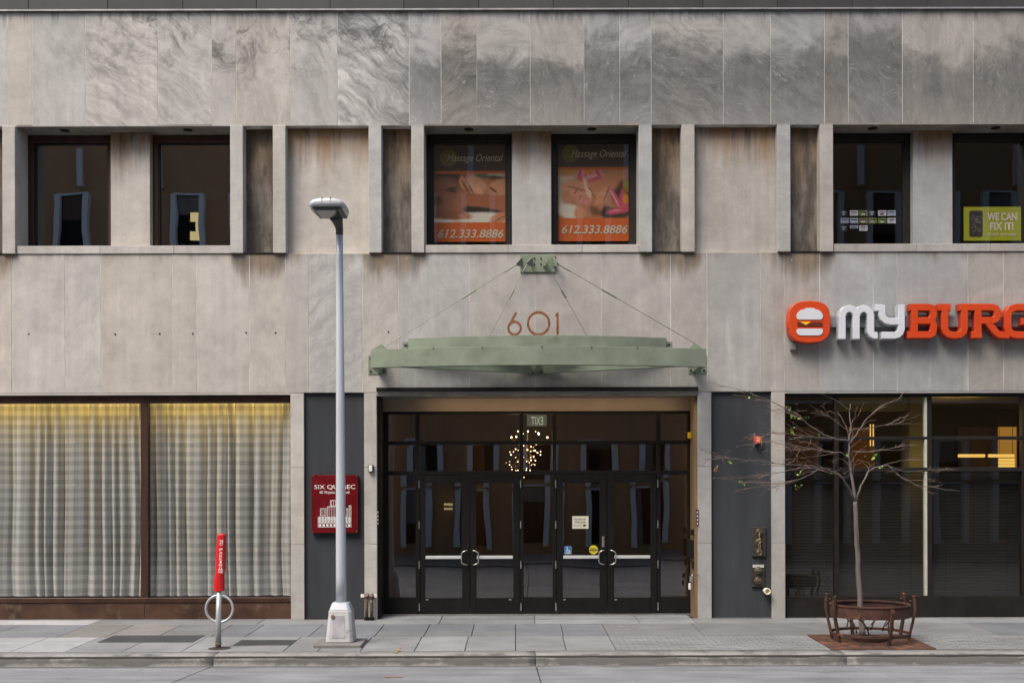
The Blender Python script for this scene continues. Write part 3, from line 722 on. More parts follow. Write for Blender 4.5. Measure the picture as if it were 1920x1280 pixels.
# ================================================================== text and flat print helpers
def text_mesh(s, shear=0.0, bold=0.0, spacing=1.0, mirror=False):
    cu = bpy.data.curves.new('lettering', 'FONT'); cu.body = s; cu.shear = shear; cu.offset = bold; cu.space_character = spacing; cu.resolution_u = 4
    o = bpy.data.objects.new('lettering', cu); col.objects.link(o)
    dg = bpy.context.evaluated_depsgraph_get(); me = bpy.data.meshes.new_from_object(o.evaluated_get(dg))
    bpy.data.objects.remove(o); bpy.data.curves.remove(cu)
    xs = [v.co.x for v in me.vertices]; ys = [v.co.y for v in me.vertices]
    return me, min(xs), max(xs), min(ys), max(ys)
def lettering(s, px0, py0, px1, py1, t, m, parent, shear=0.0, bold=0.0, depth=0.0, mirror=False, name='lettering', spacing=1.0):
    """text stretched into a photo-pixel box on the plane t"""
    me, a, b, c, d = text_mesh(s, shear, bold, spacing)
    x0, z1 = W(px0, py0, t); x1, z0 = W(px1, py1, t)
    for v in me.vertices:
        u = (v.co.x - a) / (b - a); k = (v.co.y - c) / max(d - c, 1e-6)
        if mirror: u = 1 - u
        v.co = (x0 + u*(x1-x0), -t, z0 + k*(z1-z0))
    if depth:
        bm = bmesh.new(); bm.from_mesh(me)
        r = bmesh.ops.extrude_face_region(bm, geom=bm.faces[:])
        bmesh.ops.translate(bm, vec=(0, -depth, 0), verts=[e for e in r['geom'] if isinstance(e, bmesh.types.BMVert)])
        bmesh.ops.recalc_face_normals(bm, faces=bm.faces[:]); bm.to_mesh(me); bm.free()
    me.materials.clear()
    return obj(name, me, M[m] if isinstance(m, str) else m, parent)
def ribbon(mb, pts, wd, y0, y1):
    """flat stroke of width wd along 2-D points (x, z), extruded y0..y1"""
    n = len(pts); L = []; R = []
    for i in range(n):
        p = Vector(pts[i])
        d1 = (p - Vector(pts[i-1])).normalized() if i else None
        d2 = (Vector(pts[i+1]) - p).normalized() if i < n-1 else None
        d = (d1 or d2) if not (d1 and d2) else (d1 + d2).normalized()
        nn = Vector((-d.y, d.x)); k = 1.0
        if d1 and d2: k = 1 / max(nn.dot(Vector((-d1.y, d1.x))), .5)
        L.append(p + nn*wd/2*k); R.append(p - nn*wd/2*k)
    b = len(mb.v)
    for a, c in zip(L, R):
        mb.v += [(a.x, y0, a.y), (c.x, y0, c.y), (c.x, y1, c.y), (a.x, y1, a.y)]
    for i in range(n-1):
        q, r = b+4*i, b+4*i+4
        for j in range(4): mb.f.append((q+j, q+(j+1) % 4, r+(j+1) % 4, r+j))
    mb.f.append((b, b+3, b+2, b+1)); e = b+4*(n-1); mb.f.append((e, e+1, e+2, e+3))
def rrect(cx, cz, hw, hh, r, n=6, bulge=0.0):
    pts = []
    for qx, qz, a0 in ((1, 1, 0), (-1, 1, 90), (-1, -1, 180), (1, -1, 270)):
        for i in range(n+1):
            a = math.radians(a0 + 90*i/n)
            pts.append((cx + qx*(hw-r) + r*math.cos(a), cz + qz*(hh-r) + r*math.sin(a)))
        if bulge:
            a = math.radians(a0 + 90)
            pts.append((cx + math.cos(a)*(hw+bulge), cz + math.sin(a)*(hh+bulge)))
    return pts
def plate(mb, pts2, y0, y1): return mb.prism([(x, y0, z) for x, z in pts2], (0, y1-y0, 0))

# ================================================================== curtains
def curtain(px0, px1, label, lean):
    t = -.34; x0, x1 = XP(px0, t), XP(px1, t); z0, z1 = ZP(1114, t), ZP(748, t)
    n = int((x1-x0)/.0125); rows = 26; verts = []; faces = []; uv = []
    rnd = random.Random(int(px0)); ph = [0]
    for i in range(n): ph.append(ph[-1] + (2*PI/.23) * (x1-x0)/n * max(.30, 1 + 2.3*mnoise.noise((x0*3 + i*.045, 2.2, 0))))
    u = 0; prev = None; us = []
    for i in range(n+1):
        yy = .075*(1 - 2*abs(math.sin(ph[i]/2))**.7)
        if prev is not None: u += math.hypot((x1-x0)/n, yy - prev)
        prev = yy; us.append(u)
    for j in range(rows+1):
        k = j/rows; z = z0 + (z1-z0)*k
        for i in range(n+1):
            x = x0 + (x1-x0)*i/n
            amp = max(.012, .055 + .030*(1-k) + .070*mnoise.noise((x*2.1, z*.2, 1)))
            y = -t + amp*(1 - 2*abs(math.sin(ph[i]/2 + .5*mnoise.noise((x*.9, z*.35, 7))*(1-k)))**.7) + .03*mnoise.noise((x*.7, z*.3, 5))
            x += .09*(1-k)*mnoise.noise((x*1.1, z*.4, 3)) + lean*(1-k)
            verts.append((x, y, z)); uv.append((us[i], z + .012*mnoise.noise((x*2, 0, 8))))
    for j in range(rows):
        for i in range(n):
            a = j*(n+1)+i; faces.append((a, a+1, a+n+2, a+n+1))
    me = bpy.data.meshes.new('curtain'); me.from_pydata(verts, [], faces)
    l = me.uv_layers.new(name='uv')
    for lp in me.loops: l.data[lp.index].uv = uv[lp.vertex_index]
    tag(obj('curtain', me, M['fabric'], smooth=True), label, 'curtain', 'gingham curtains in the left shop windows')
curtain(-100, 268, 'pleated pale gingham curtain behind the leftmost shop window', 0)
curtain(277, 552, 'pleated pale gingham curtain behind the shop window next to the stone pier', 0)
def area(name, loc, sx, sy, power, c, rot=(0,0,0)):
    l = bpy.data.lights.new(name, 'AREA'); l.shape = 'RECTANGLE'; l.size = sx; l.size_y = sy; l.energy = power; l.color = c
    o = bpy.data.objects.new(name, l); col.objects.link(o); o.location = loc; o.rotation_euler = rot; return o
# warm strip lamp on the ceiling behind the curtains, glowing through their tops
for a, b in ((-100, 262), (285, 545)):
    xa, xb = XP(a, -.2), XP(b, -.2)
    l_ = area('window_strip_lamp', ((xa+xb)/2, .62, Z_L-.10), xb-xa, .06, 4.2*(xb-xa), (1, .68, .16), (math.radians(-35), 0, 0))

# ================================================================== canopy over the entrance
CN = thing('entrance_canopy', 'green painted steel entrance canopy hung on cables over the doors', 'canopy')
cxm = XP(1008)
def arc_band(x_half, t_end, t_mid, z0, z1, th, name, n=24):
    b = MB(); pts = []
    for i in range(n+1):
        k = -1 + 2*i/n; pts.append((cxm + k*x_half, -(t_end + (t_mid-t_end)*(1-k*k))))
    fl = .10
    sec = [(0, z0), (0, z1), (fl, z1), (fl, z1-th), (th, z1-th), (th, z0+th), (fl, z0+th), (fl, z0)]     # C-channel, open to the back
    for x, y in pts:
        for dy, z in sec: b.v.append((x, y + dy, z))
    k = len(sec)
    for i in range(n):
        for j in range(k): b.f.append((i*k+j, i*k+(j+1) % k, (i+1)*k+(j+1) % k, (i+1)*k+j))
    b.f.append(tuple(range(k))); b.f.append(tuple(n*k+j for j in reversed(range(k))))
    return b.build(name, M['green'], CN, .003), pts
te, tm = .92, 1.30
hw = (1325-696)/2 / (F/(D-te))
zc1, zc0 = ZP(654.4, te), ZP(688.6, te)
fb, fpts = arc_band(hw, te, tm, zc0, zc1, .012, 'front_channel')
te2, tm2 = .10, .50
hw2 = (1252-768)/2 / (F/(D-te2)); zu1, zu0 = ZP(634, te2), ZP(664, te2)
ub, upts = arc_band(hw2, te2, tm2, zu0, zu1, .012, 'upper_channel')
for s in (-1, 1):                                    # wall plates with bolts, side arms, gussets
    xw = cxm + s*hw
    p = MB().box(xw-.16, xw+.16, -.014, -.002, zc0-.02, zc0+.32).build('wall_plate', M['green'], CN, .003)
    for dx in (-.12, .12):
        for dz in (.04, .27): MB().lathe((xw+dx, -.014, zc0+dz), [(.02, 0), (.02, .016), (.012, .02)], 6, 'Y').build('bolt', M['bolt'], p)
    MB().box(xw-.012*s, xw-.10*s, -.015, -te+.01, zc0+.002, zc1-.002).build('side_arm', M['green'], CN, .003)
    g_ = [(xw-.02*s, zc1), (xw-.30*s, zc1), (xw-.20*s, zc1+.085), (xw-.16*s, zc1+.085)]
    plate(MB(), g_, -te-.03+.06, -te-.015+.06).build('gusset', M['green'], CN)
    xw2 = cxm + s*hw2
    p = MB().box(xw2-.02, xw2+.11*s, -.014, -.002, zu0+.02, zu1-.05).build('wall_plate', M['green'], CN, .003)
    MB().lathe((xw2+.06*s, -.014, zu1-.10), [(.02, 0), (.02, .016), (.012, .02)], 6, 'Y').build('bolt', M['bolt'], p)
    # tapering outriggers from the middle wall plate to the ends of the front channel
    a = Vector((cxm + s*.12, -.03, 0)); e = Vector((cxm + s*(hw-.25), -te-.02, 0)); dn = (e-a).normalized(); sd_ = Vector((-dn.y, dn.x, 0))*.05
    b = MB(); za0, za1 = zc0-.015, zc0+.17
    n0 = [a-sd_, a+sd_, e+sd_, e-sd_]
    b.prism([(v.x, v.y, za0 + (.0 if i < 2 else .03)) for i, v in enumerate(n0)], (0, 0, za1-za0-.04)).build('outrigger', M['green'], CN, .003)
p = MB().box(cxm-.17, cxm+.17, -.014, -.002, zc0-.05, zc0+.2).build('wall_plate', M['green'], CN, .003)
for dx in (-.07, .07): MB().lathe((cxm+dx, -.03, zc0-.0), [(.02, 0), (.02, .016), (.012, .02)], 6, 'Y').build('bolt', M['bolt'], p)
MB().box(cxm-.05, cxm+.05, -.015, -tm+.03, zc0+.01, zc0+.17).build('middle_arm', M['green'], CN, .003)
deck = MB(); deck.prism([(x, y+.02, zc1-.05) for x, y in fpts] + [(cxm+hw-.06, -.02, zc1-.05), (cxm-hw+.06, -.02, zc1-.05)], (0, 0, .012)); deck.build('deck', M['acrylic'], CN)
for k in (-.62, -.33, .02, .31, .58):
    x = cxm + k*hw; t = te + (tm-te)*(1-k*k)
    MB().lathe((x, -t-.0, zc1-.012), [(.011, 0), (.011, .01)], 6, 'Y').build('bolt', M['bolt'], fb)
# hanger bracket and cables
xb0, zb1 = W(975, 477, .03); xb1, zb0 = W(1041, 510, .03)
hp = MB().box(xb0, xb1, -.03, -.002, zb0, zb1).build('hanger_plate', M['green'], CN, .004)
for px in (1002, 1014):
    for py in (484, 495):
        x, z = W(px, py, .03); MB().lathe((x, -.03, z), [(.014, 0), (.014, .014)], 6, 'Y').build('bolt', M['bolt'], hp)
ends = [((970, 495), .22, (724, 648.5), te-.05), ((989, 494), .26, (919, 629), .42), ((1025, 494), .26, (1100, 629), .42), ((1045, 494.5), .22, (1307, 646), te-.05)]
for i, (p0, ta, p1, tb) in enumerate(ends):
    A, Bq = P3(p0[0], p0[1], ta), P3(p1[0], p1[1], tb)
    bx_ = [xb0+.04, xb0+.22, xb1-.22, xb1-.04][i]
    sgn = -1 if i < 2 else 1
    plate_pts = [(bx_, -.03, zb1-.05), (bx_, -.03, zb0+.10), (A.x, A.y, A.z-.03), (A.x+.0, A.y-.03, A.z+.02)]
    MB().prism(plate_pts, (sgn*.014, 0, 0)).build('cleat', M['green'], hp)
    d = (Bq-A)
    rod = MB().tube([A, A+d*.1], .014, 6).tube([A+d*.1, Bq], .0062 if i in (0, 3) else .0042, 6)
    q = .38 if i in (0, 3) else .43
    rod.tube([A+d*(q-.055), A+d*(q-.05), A+d*(q+.05), A+d*(q+.055)], [.012, .016, .016, .012], 6)
    rod.build('cable', M['cable'], CN)

# house number standing on the upper channel
HN = thing('house_number', 'copper brown numerals 601 standing on the green canopy', 'house number')
tn = .47; sn = F/(D-tn)
def circ(px, py, rx, ry, n=40, a0=0, a1=360): return [W(px + rx*math.cos(math.radians(a0+(a1-a0)*i/n)), py - ry*math.sin(math.radians(a0+(a1-a0)*i/n)), tn) for i in range(n+1)]
wd = 4.3/sn; yA, yB = -tn, -tn+.05
b = MB(); ribbon(b, circ(964.8, 614.8, 11.6, 12.0), wd, yA, yB); b.build('numeral', M['copper'], HN)
b = MB(); ribbon(b, [W(968, 585.5, tn), W(955.2, 609.5, tn)], wd, yA+.002, yB); 
b.build('numeral_stem', M['copper'], HN)
b = MB(); ribbon(b, circ(1010, 606, 20, 21), wd, yA, yB); b.build('numeral', M['copper'], HN)
b = MB(); ribbon(b, [W(1045.6, 627, tn), W(1045.6, 585.5, tn)], wd, yA, yB); ribbon(b, [W(1046.5, 586.5, tn), W(1042, 592, tn)], wd*.9, yA+.002, yB-.002); b.build('numeral', M['copper'], HN)

# ================================================================== burger sign
BS = thing('restaurant_sign', 'orange and white burger restaurant sign with raised letters over the right window', 'sign')
ts = .24; ss = F/(D-ts)
def C6(x, y): return W(1300 + x/3.097, 460 + y/3.097, ts)
MB().pbox(1555, 592, 2080, 612, .10, .004).build('raceway', M['raceway'], BS, .004)
ec = C6(676, 443); er = 122/3.097/ss
b = MB(); plate(b, rrect(ec[0], ec[1], er*.97, er*.97, er*.62, 8, er*.035), -ts, -.004); em = b.build('emblem', M['sign_orange'], BS, .012, seg=2)
rim = rrect(ec[0], ec[1], er*.97, er*.97, er*.62, 8, er*.035)
def crop_poly(pts): return [C6(*p) for p in pts]
bun = [(600, 422), (598, 405), (606, 390), (622, 376), (640, 372), (650, 365), (676, 362), (700, 365), (710, 372), (728, 376), (744, 390), (752, 405), (750, 422), (740, 431), (610, 431)]
plate(MB(), crop_poly(bun), -ts-.012, -ts+.005).build('bun', M['sign_white'], em)
def cap(x0, x1, y0, y1):
    r = (y1-y0)/2; pts = [(x0+r + r*math.cos(a), (y0+y1)/2 + r*math.sin(a)) for a in [PI/2 + PI*i/8 for i in range(9)]] + [(x1-r + r*math.cos(a), (y0+y1)/2 + r*math.sin(a)) for a in [-PI/2 + PI*i/8 for i in range(9)]]
    return crop_poly(pts)
plate(MB(), cap(602, 751, 446, 470), -ts-.010, -ts+.005).build('patty', M['patty'], em)
plate(MB(), crop_poly([(618, 444), (684, 444), (652, 462)]), -ts-.013, -ts+.005).build('cheese', M['cheese'], em)
plate(MB(), crop_poly([(600, 487), (608, 483), (742, 483), (751, 487), (751, 505), (742, 518), (728, 523), (622, 523), (608, 518), (599, 505)]), -ts-.012, -ts+.005).build('bun', M['sign_white'], em)
def letter(strokes, face, ret, wpx=43):
    b = MB(); c = MB()
    for i, st in enumerate(strokes):
        pts = [C6(*p) for p in st]
        ribbon(b, pts, wpx/3.097/ss, -ts+.012+i*.0012, -.06)
        ribbon(c, pts, (wpx-7)/3.097/ss, -ts+.0+i*.0012, -ts+.03)
    L = b.build('letter', M[ret], BS, .004); c.build('letter_face', M[face], L, .003)
OR = ('sign_orange', 'sign_orange_side'); WH = ('sign_white', 'sign_white_side')
letter([[(866, 543), (866, 410), (872, 388), (886, 372), (907, 366), (927, 372), (942, 388), (948, 410), (948, 543)], [(948, 412), (955, 388), (969, 372), (990, 366), (1011, 372), (1026, 388), (1032, 410), (1032, 500), (1040, 516), (1052, 523), (1071, 523)]], *WH)
letter([[(1054, 362), (1096, 362)], [(1097, 345), (1097, 400), (1104, 420), (1120, 434), (1145, 441), (1210, 441)], [(1210, 343), (1210, 485), (1203, 505), (1190, 517), (1170, 522), (1094, 522)]], *WH)
letter([[(1286, 356), (1286, 505)], [(1256, 359), (1370, 359), (1388, 366), (1396, 382), (1396, 408), (1389, 426), (1372, 437)], [(1300, 437), (1378, 437), (1392, 446), (1398, 464), (1398, 490), (1391, 510), (1374, 519), (1244, 519)]], *OR)
letter([[(1424, 359), (1496, 359)], [(1463, 350), (1463, 480), (1470, 502), (1485, 516), (1508, 521), (1532, 521), (1555, 516), (1571, 502), (1577, 480), (1577, 350)]], *OR)
letter([[(1543, 358.5), (1735, 358.5), (1758, 366), (1768, 384), (1768, 410), (1758, 428), (1738, 436), (1660, 436)], [(1656, 362), (1656, 505)], [(1616, 519), (1677, 519)], [(1706, 436), (1762, 506), (1778, 517), (1800, 520), (1838, 520)]], *OR)
letter([[(1975, 359), (1880, 359), (1850, 367), (1834, 386), (1829, 410), (1829, 475), (1836, 500), (1852, 514), (1878, 520), (1950, 520), (1968, 512), (1975, 495), (1975, 441), (1905, 441)]], *OR)
letter([[(2160, 359), (2050, 359), (2030, 366), (2022, 384), (2022, 500), (2032, 515), (2050, 520), (2160, 520)], [(2030, 438), (2150, 438)]], *OR)
letter([[(2160, 358.5), (2335, 358.5), (2358, 366), (2368, 384), (2368, 410), (2358, 428), (2338, 436), (2270, 436)], [(2256, 362), (2256, 505)], [(2216, 519), (2277, 519)], [(2306, 436), (2362, 506), (2378, 520), (2400, 520)]], *OR)
sb = MB().pbox(1483, 642, 1493, 655, .10, .004).pbox(1484.5, 632, 1488, 642, .05, .02).build('junction_box', M['raceway'], BS, .004)
MB().pbox(1476, 604, 1479, 614, .2, .1).build('side_tab', M['sign_orange'], BS)

# ================================================================== posters in the upper windows
def poster(px0, py0, px1, py1, bands, blobs, pic, label, tname, phone, circ_c, scx):
    t = -.585
    R = thing('window_poster', label, 'poster', group='massage posters')
    x0, z1 = W(px0, py0, t); x1, z0 = W(px1, py1, t)
    nx, nz = 84, 112; vs = []; fs_ = []; cols = []
    (pa, pb) = pic
    for j in range(nz+1):
        for i in range(nx+1):
            u, v = i/nx, j/nz
            vs.append((x0+u*(x1-x0), -t, z1+v*(z0-z1)))
            py = py0 + v*(py1-py0); px = px0 + u*(px1-px0)
            if pa <= py <= pb:
                c = Vector(blobs[0])
                for (cx, cy, rx, ry, rot, cc, soft) in blobs[1:]:
                    dx, dy = px-cx + 1.3*mnoise.noise((px*.16, py*.16, 9)), py-cy + 1.3*mnoise.noise((px*.16, py*.16, 4)); r = math.radians(rot); a = (dx*math.cos(r)+dy*math.sin(r))/rx; bb = (-dx*math.sin(r)+dy*math.cos(r))/ry
                    d = math.sqrt(a*a+bb*bb); soft *= .8; k = min(max((1+soft-d)/(2*soft), 0), 1); k = k*k*(3-2*k)
                    c = c.lerp(Vector(cc), k)
                c = Vector([max(v, 0)**1.3 * 1.45 for v in c]) * (1 + .12*mnoise.noise((px*.35, py*.35, 1)))
            else:
                c = Vector(next(b_[1] for b_ in bands if py <= b_[0]))
            cols.append((c[0], c[1], c[2], 1))
    for j in range(nz):
        for i in range(nx):
            a = j*(nx+1)+i; fs_.append((a, a+1, a+nx+2, a+nx+1))
    me = bpy.data.meshes.new('poster_sheet'); me.from_pydata(vs, [], fs_)
    ca = me.color_attributes.new('print', 'FLOAT_COLOR', 'POINT')
    for i, c in enumerate(cols): ca.data[i].color = c
    obj('poster_sheet', me, M['print'], R)
    MB().box(x0, x1, -t+.002, -t+.004, z0, z1).build('backing', M['black_print'], R)
    c_ = circ_c; pts = [W(c_[0]+c_[2]*math.cos(a), c_[1]+c_[2]*math.sin(a), t+.003) for a in [2*PI*i/28 for i in range(28)]]
    MB().poly([(x, -t-.003, z) for x, z in pts]).build('emblem', mat('olive_print', (.10, .10, .012), .5, var=.15), R)
    for k in range(5):
        MB().pbox(c_[0]-8+k*1.2, c_[1]-7+k*3, c_[0]-3+k*.6, c_[1]-6+k*3, t+.006, t+.005).build('emblem_mark', mat('pale_print', (.20, .20, .10), .5), R)
    lettering('Massage Oriental', *tname, t+.007, mat('cream_print', (.42, .36, .26), .5, var=.05), R, shear=.35, bold=.004)
    lettering(phone, *scx, t+.007, mat('phone_print', (.47, .43, .36), .5, var=.05), R, shear=.25, bold=.018)
BR, ORG = (.022, .013, .010), (.46, .092, .008)
SK1, SK2, SKd, WHT, HR = (.36, .17, .09), (.46, .26, .17), (.13, .05, .028), (.50, .50, .47), (.035, .022, .016)
def c1(x, y): return 790 + x/5.33, 240 + y/5.33
def c2(x, y): return 1025 + x/5.33, 240 + y/5.33
def bl(cv, L): return [(*cv(a, b), c/5.33, d/5.33, e, f_, g_) for a, b, c, d, e, f_, g_ in L]
b1 = [SK1] + bl(c1, [(760, 470, 260, 60, 0, (.34, .34, .28), .3), (600, 480, 70, 40, 0, (.10, .11, .08), .4), (770, 510, 110, 28, 8, HR, .4), (770, 700, 330, 180, 12, (.33, .145, .075), .25), (800, 590, 130, 80, -10, (.45, .26, .16), .3),
    (720, 620, 50, 12, 35, SKd, .5), (230, 500, 240, 85, 8, HR, .35), (250, 690, 230, 190, 20, (.24, .115, .07), .35), (300, 610, 70, 14, -12, HR, .6), (315, 635, 40, 10, 0, (.02, .015, .012), .6), (150, 720, 60, 40, 20, SKd, .6),
    (415, 545, 34, 66, -15, (.52, .26, .13), .4), (425, 560, 14, 36, -15, (.22, .09, .04), .5), (545, 560, 120, 70, 25, (.46, .27, .18), .35), (540, 640, 26, 110, -28, (.50, .30, .20), .4), (590, 650, 24, 90, -20, (.52, .32, .22), .4), (490, 620, 22, 110, -30, (.42, .23, .15), .4),
    (455, 610, 8, 90, -32, SKd, .6), (515, 640, 6, 100, -30, SKd, .6), (600, 720, 200, 60, 12, (.30, .13, .07), .5), (620, 835, 260, 42, 8, (.035, .016, .012), .4), (390, 740, 60, 110, 15, (.30, .14, .085), .5), (640, 905, 330, 62, 2, WHT, .25), (200, 930, 150, 30, 0, WHT, .5),
    (270, 870, 220, 44, 3, (.22, .10, .06), .3), (430, 885, 60, 24, 10, (.38, .19, .12), .4), (780, 900, 100, 52, -22, (.42, .22, .14), .3), (760, 920, 70, 5, -30, SKd, .7), (800, 900, 70, 5, -30, SKd, .7)])
poster(812, 264.5, 950.5, 453, [(320.5, BR), (325.5, ORG), (1000, ORG)], b1, (325.5, 416.5), 'massage poster of a back rub in the upper window, phone number on orange', (838, 289, 943.5, 307), '612.333.8886', (841, 296, 16.5), (820.5, 430, 944.5, 446))
PK, PK2 = (.40, .085, .15), (.50, .27, .30)
b2 = [(.33, .17, .10)] + bl(c2, [(160, 470, 130, 110, 0, (.42, .36, .28), .5), (200, 440, 110, 40, 0, (.40, .22, .08), .6), (130, 640, 60, 140, 0, (.36, .36, .33), .5), (760, 600, 110, 150, 20, (.045, .02, .014), .35), (800, 560, 40, 90, 0, (.26, .20, .04), .5), (640, 500, 260, 60, -18, (.40, .21, .13), .35), (560, 590, 180, 90, -25, (.40, .20, .12), .35),
    (430, 460, 130, 50, 0, PK2, .4), (420, 440, 50, 30, 0, (.50, .20, .03), .5), (350, 500, 60, 20, -35, PK, .4), (480, 510, 80, 18, -15, PK, .4), (330, 460, 16, 50, 20, PK, .5), (510, 450, 16, 50, -30, PK, .5), (290, 610, 160, 90, 10, (.42, .24, .17), .3), (300, 605, 100, 9, 15, (.24, .11, .07), .9), (250, 700, 120, 60, 20, (.36, .19, .12), .4), (320, 680, 42, 28, 30, (.40, .20, .13), .3), (265, 650, 40, 30, 30, (.44, .24, .16), .3), (360, 720, 44, 30, 10, (.40, .2, .14), .3), (400, 740, 40, 30, -10, (.44, .20, .18), .3), (290, 640, 6, 34, 30, SKd, .6), (335, 690, 6, 30, 20, SKd, .6),
    (405, 600, 26, 120, -18, (.52, .36, .30), .4), (450, 640, 6, 100, -30, (.20, .09, .055), .9), (540, 720, 50, 150, 28, (.44, .25, .16), .35), (520, 830, 130, 70, 0, (.34, .18, .11), .4), (600, 660, 8, 80, 20, (.20, .09, .055), .9), (480, 830, 60, 40, 40, (.16, .08, .05), .8), (600, 840, 50, 60, 0, (.05, .025, .018), .5), (220, 830, 150, 70, 12, (.47, .45, .42), .3), (330, 850, 60, 60, -40, (.40, .22, .13), .4), (700, 850, 160, 50, 0, (.05, .03, .022), .4),
    (700, 720, 26, 130, -28, PK, .35), (680, 700, 10, 100, -28, PK2, .5), (760, 700, 30, 90, 0, PK, .4), (790, 710, 30, 50, 0, (.48, .22, .02), .5), (700, 830, 100, 30, -8, PK, .35), (690, 825, 50, 8, -8, PK2, .5), (810, 790, 30, 60, 30, PK, .4)])
poster(1046, 264, 1182, 452, [(313, BR), (318, ORG), (1000, ORG)], b2, (318, 408.5), 'massage poster of a hand rub with pink lotus flowers in the upper window', (1071, 281, 1175, 299), '612.333.8886', (1069.5, 288, 16.5), (1053, 422, 1176.5, 438))

# ---- right upper windows: photo cards and the repair board
rc = random.Random(3)
cc_ = {'pale blue': (.30, .40, .58), 'green': (.13, .20, .05), 'dark': (.03, .03, .04), 'white': (.50, .53, .62), 'olive': (.18, .18, .05)}
cm = {k: mat('card_' + k.replace(' ', '_'), v, .4, var=.35, scale=60, bump=0) for k, v in cc_.items()}
rows3 = [['dark', 'white', 'green', 'dark', 'white', 'pale blue'], ['pale blue', 'pale blue', 'olive', 'olive', 'green', 'white'], ['dark', 'pale blue', 'white']]
ordn = ['first', 'second', 'third', 'fourth', 'fifth', 'sixth']
for j, rw in enumerate(rows3):
    for i, cn in enumerate(rw):
        x0 = 1576 + i*17.6; y0 = 394.5 + j*14.1; ww = 15.5 if cn != 'dark' else 12.5
        o = MB().pbox(x0, y0, x0+ww, y0+(10.2 if (j, i) != (2, 1) else 5.5), -.572, -.576).build('photo_card', cm[cn])
        tag(o, f'{cn} photo card in dark upper window, {ordn[i]} from left in the {["top", "middle", "bottom"][j]} row', 'card', 'photo cards in the dark upper window')
        MB().pbox(x0+2.5, y0+2.5, x0+ww-3+rc.random()*1.5, y0+4.2, -.570, -.5715).build('print_mark', cm['dark' if cn != 'dark' else 'white'], o)
        if (j, i) != (2, 1): MB().pbox(x0+4, y0+5.5, x0+ww-5, y0+8.5, -.570, -.5715).build('print_mark', cm[rc.choice(['pale blue', 'dark', 'white'])], o)
RB = tag(MB().pbox(1807, 388, 1914.5, 451, -.572, -.58).build('repair_board', M['lime']), 'lime green board offering phone repair standing in the upper window', 'sign')
tB = -.568
b = MB(); plate(b, [W(x, y, tB) for x, y in rrect(1830, 419.5, 12.5, 24.5, 4, 4)], -tB, -tB+.003); b.build('phone_picture', M['black_print'], RB)
b = MB()
for k in range(26):
    x = 1821 + rc.random()*17; y = 402 + rc.random()*30; a = rc.random()*3.1
    ribbon(b, [W(x, y, tB+.004), W(x+6*math.cos(a), y+6*math.sin(a), tB+.004)], .006, -tB-.004-k*.0001, -tB-.003)
b.build('crack_lines', M['raceway'], RB)
for s, x0, y0, x1, y1, bo in (('WE CAN', 1851, 398.5, 1906.5, 413.5, .035), ('FIX IT!', 1856, 416.5, 1900.5, 432, .035), ('Quick and easy', 1851, 436, 1906, 443, .01)):
    lettering(s, x0, y0, x1, y1, tB+.003, 'print_grey', RB, bold=bo)

# ================================================================== things on the ground floor walls
# red sign
tq = .03
RS = tag(MB().pbox(584, 890, 671.5, 998.5, tq, -.055).build('building_sign', M['red_sign'], None, .003), 'glossy red sign with white lettering and building drawing behind the lamp post', 'sign')
for s, x0, y0, x1, y1, bo in (('SIX QUEBEC', 589.5, 908.5, 666, 917.5, .0), ('601 Marquette Avenue South', 599.5, 919.5, 655.5, 926.5, .0)):
    lettering(s, x0, y0, x1, y1, tq+.003, 'white_print', RS, bold=bo, shear=.15 if '601' in s else 0)
b = MB()
def q8(x, y): return 560 + x/9.14, 870 + y/9.14
def rect8(x0, y0, x1, y1): b.pbox(*q8(x0, y0), *q8(x1, y1), tq+.004, tq+.003)
def outline(x0, y0, x1, y1, wv=9):
    rect8(x0, y0, x1, y0+wv); rect8(x0, y1-wv, x1, y1); rect8(x0, y0+wv, x0+wv, y1-wv); rect8(x1-wv, y0+wv, x1, y1-wv)
for (x0, y0, x1, y1, nx, ny) in ((540, 615, 700, 715, 4, 2), (485, 722, 760, 935, 9, 7), (368, 755, 470, 885, 3, 3), (775, 755, 845, 885, 2, 3), (860, 705, 900, 885, 2, 6), (330, 900, 900, 945, 11, 1), (330, 955, 900, 995, 11, 1), (330, 1010, 900, 1075, 9, 1)):
    outline(x0, y0, x1, y1, 7)
    for i in range(nx):
        for j in range(ny):
            cw, ch = (x1-x0-14)/nx, (y1-y0-14)/ny
            if ny == 1: rect8(x0+7+i*cw+cw*.22, y0+7+ch*.2, x0+7+i*cw+cw*.8, y0+7+ch*.85)
            else: rect8(x0+7+i*cw+cw*.3, y0+7+j*ch+ch*.05, x0+7+i*cw+cw*.48, y0+7+j*ch+ch*.95)
o = b.build('building_drawing', M['white_print'], RS)
for x, y in ((587, 892.5), (668.5, 892.5), (587, 995.5), (668.5, 995.5)):
    xx, zz = W(x, y, tq); MB().lathe((xx, -tq, zz), [(.010, 0), (.008, .006)], 8, 'Y').build('screw', M['chrome'], RS)
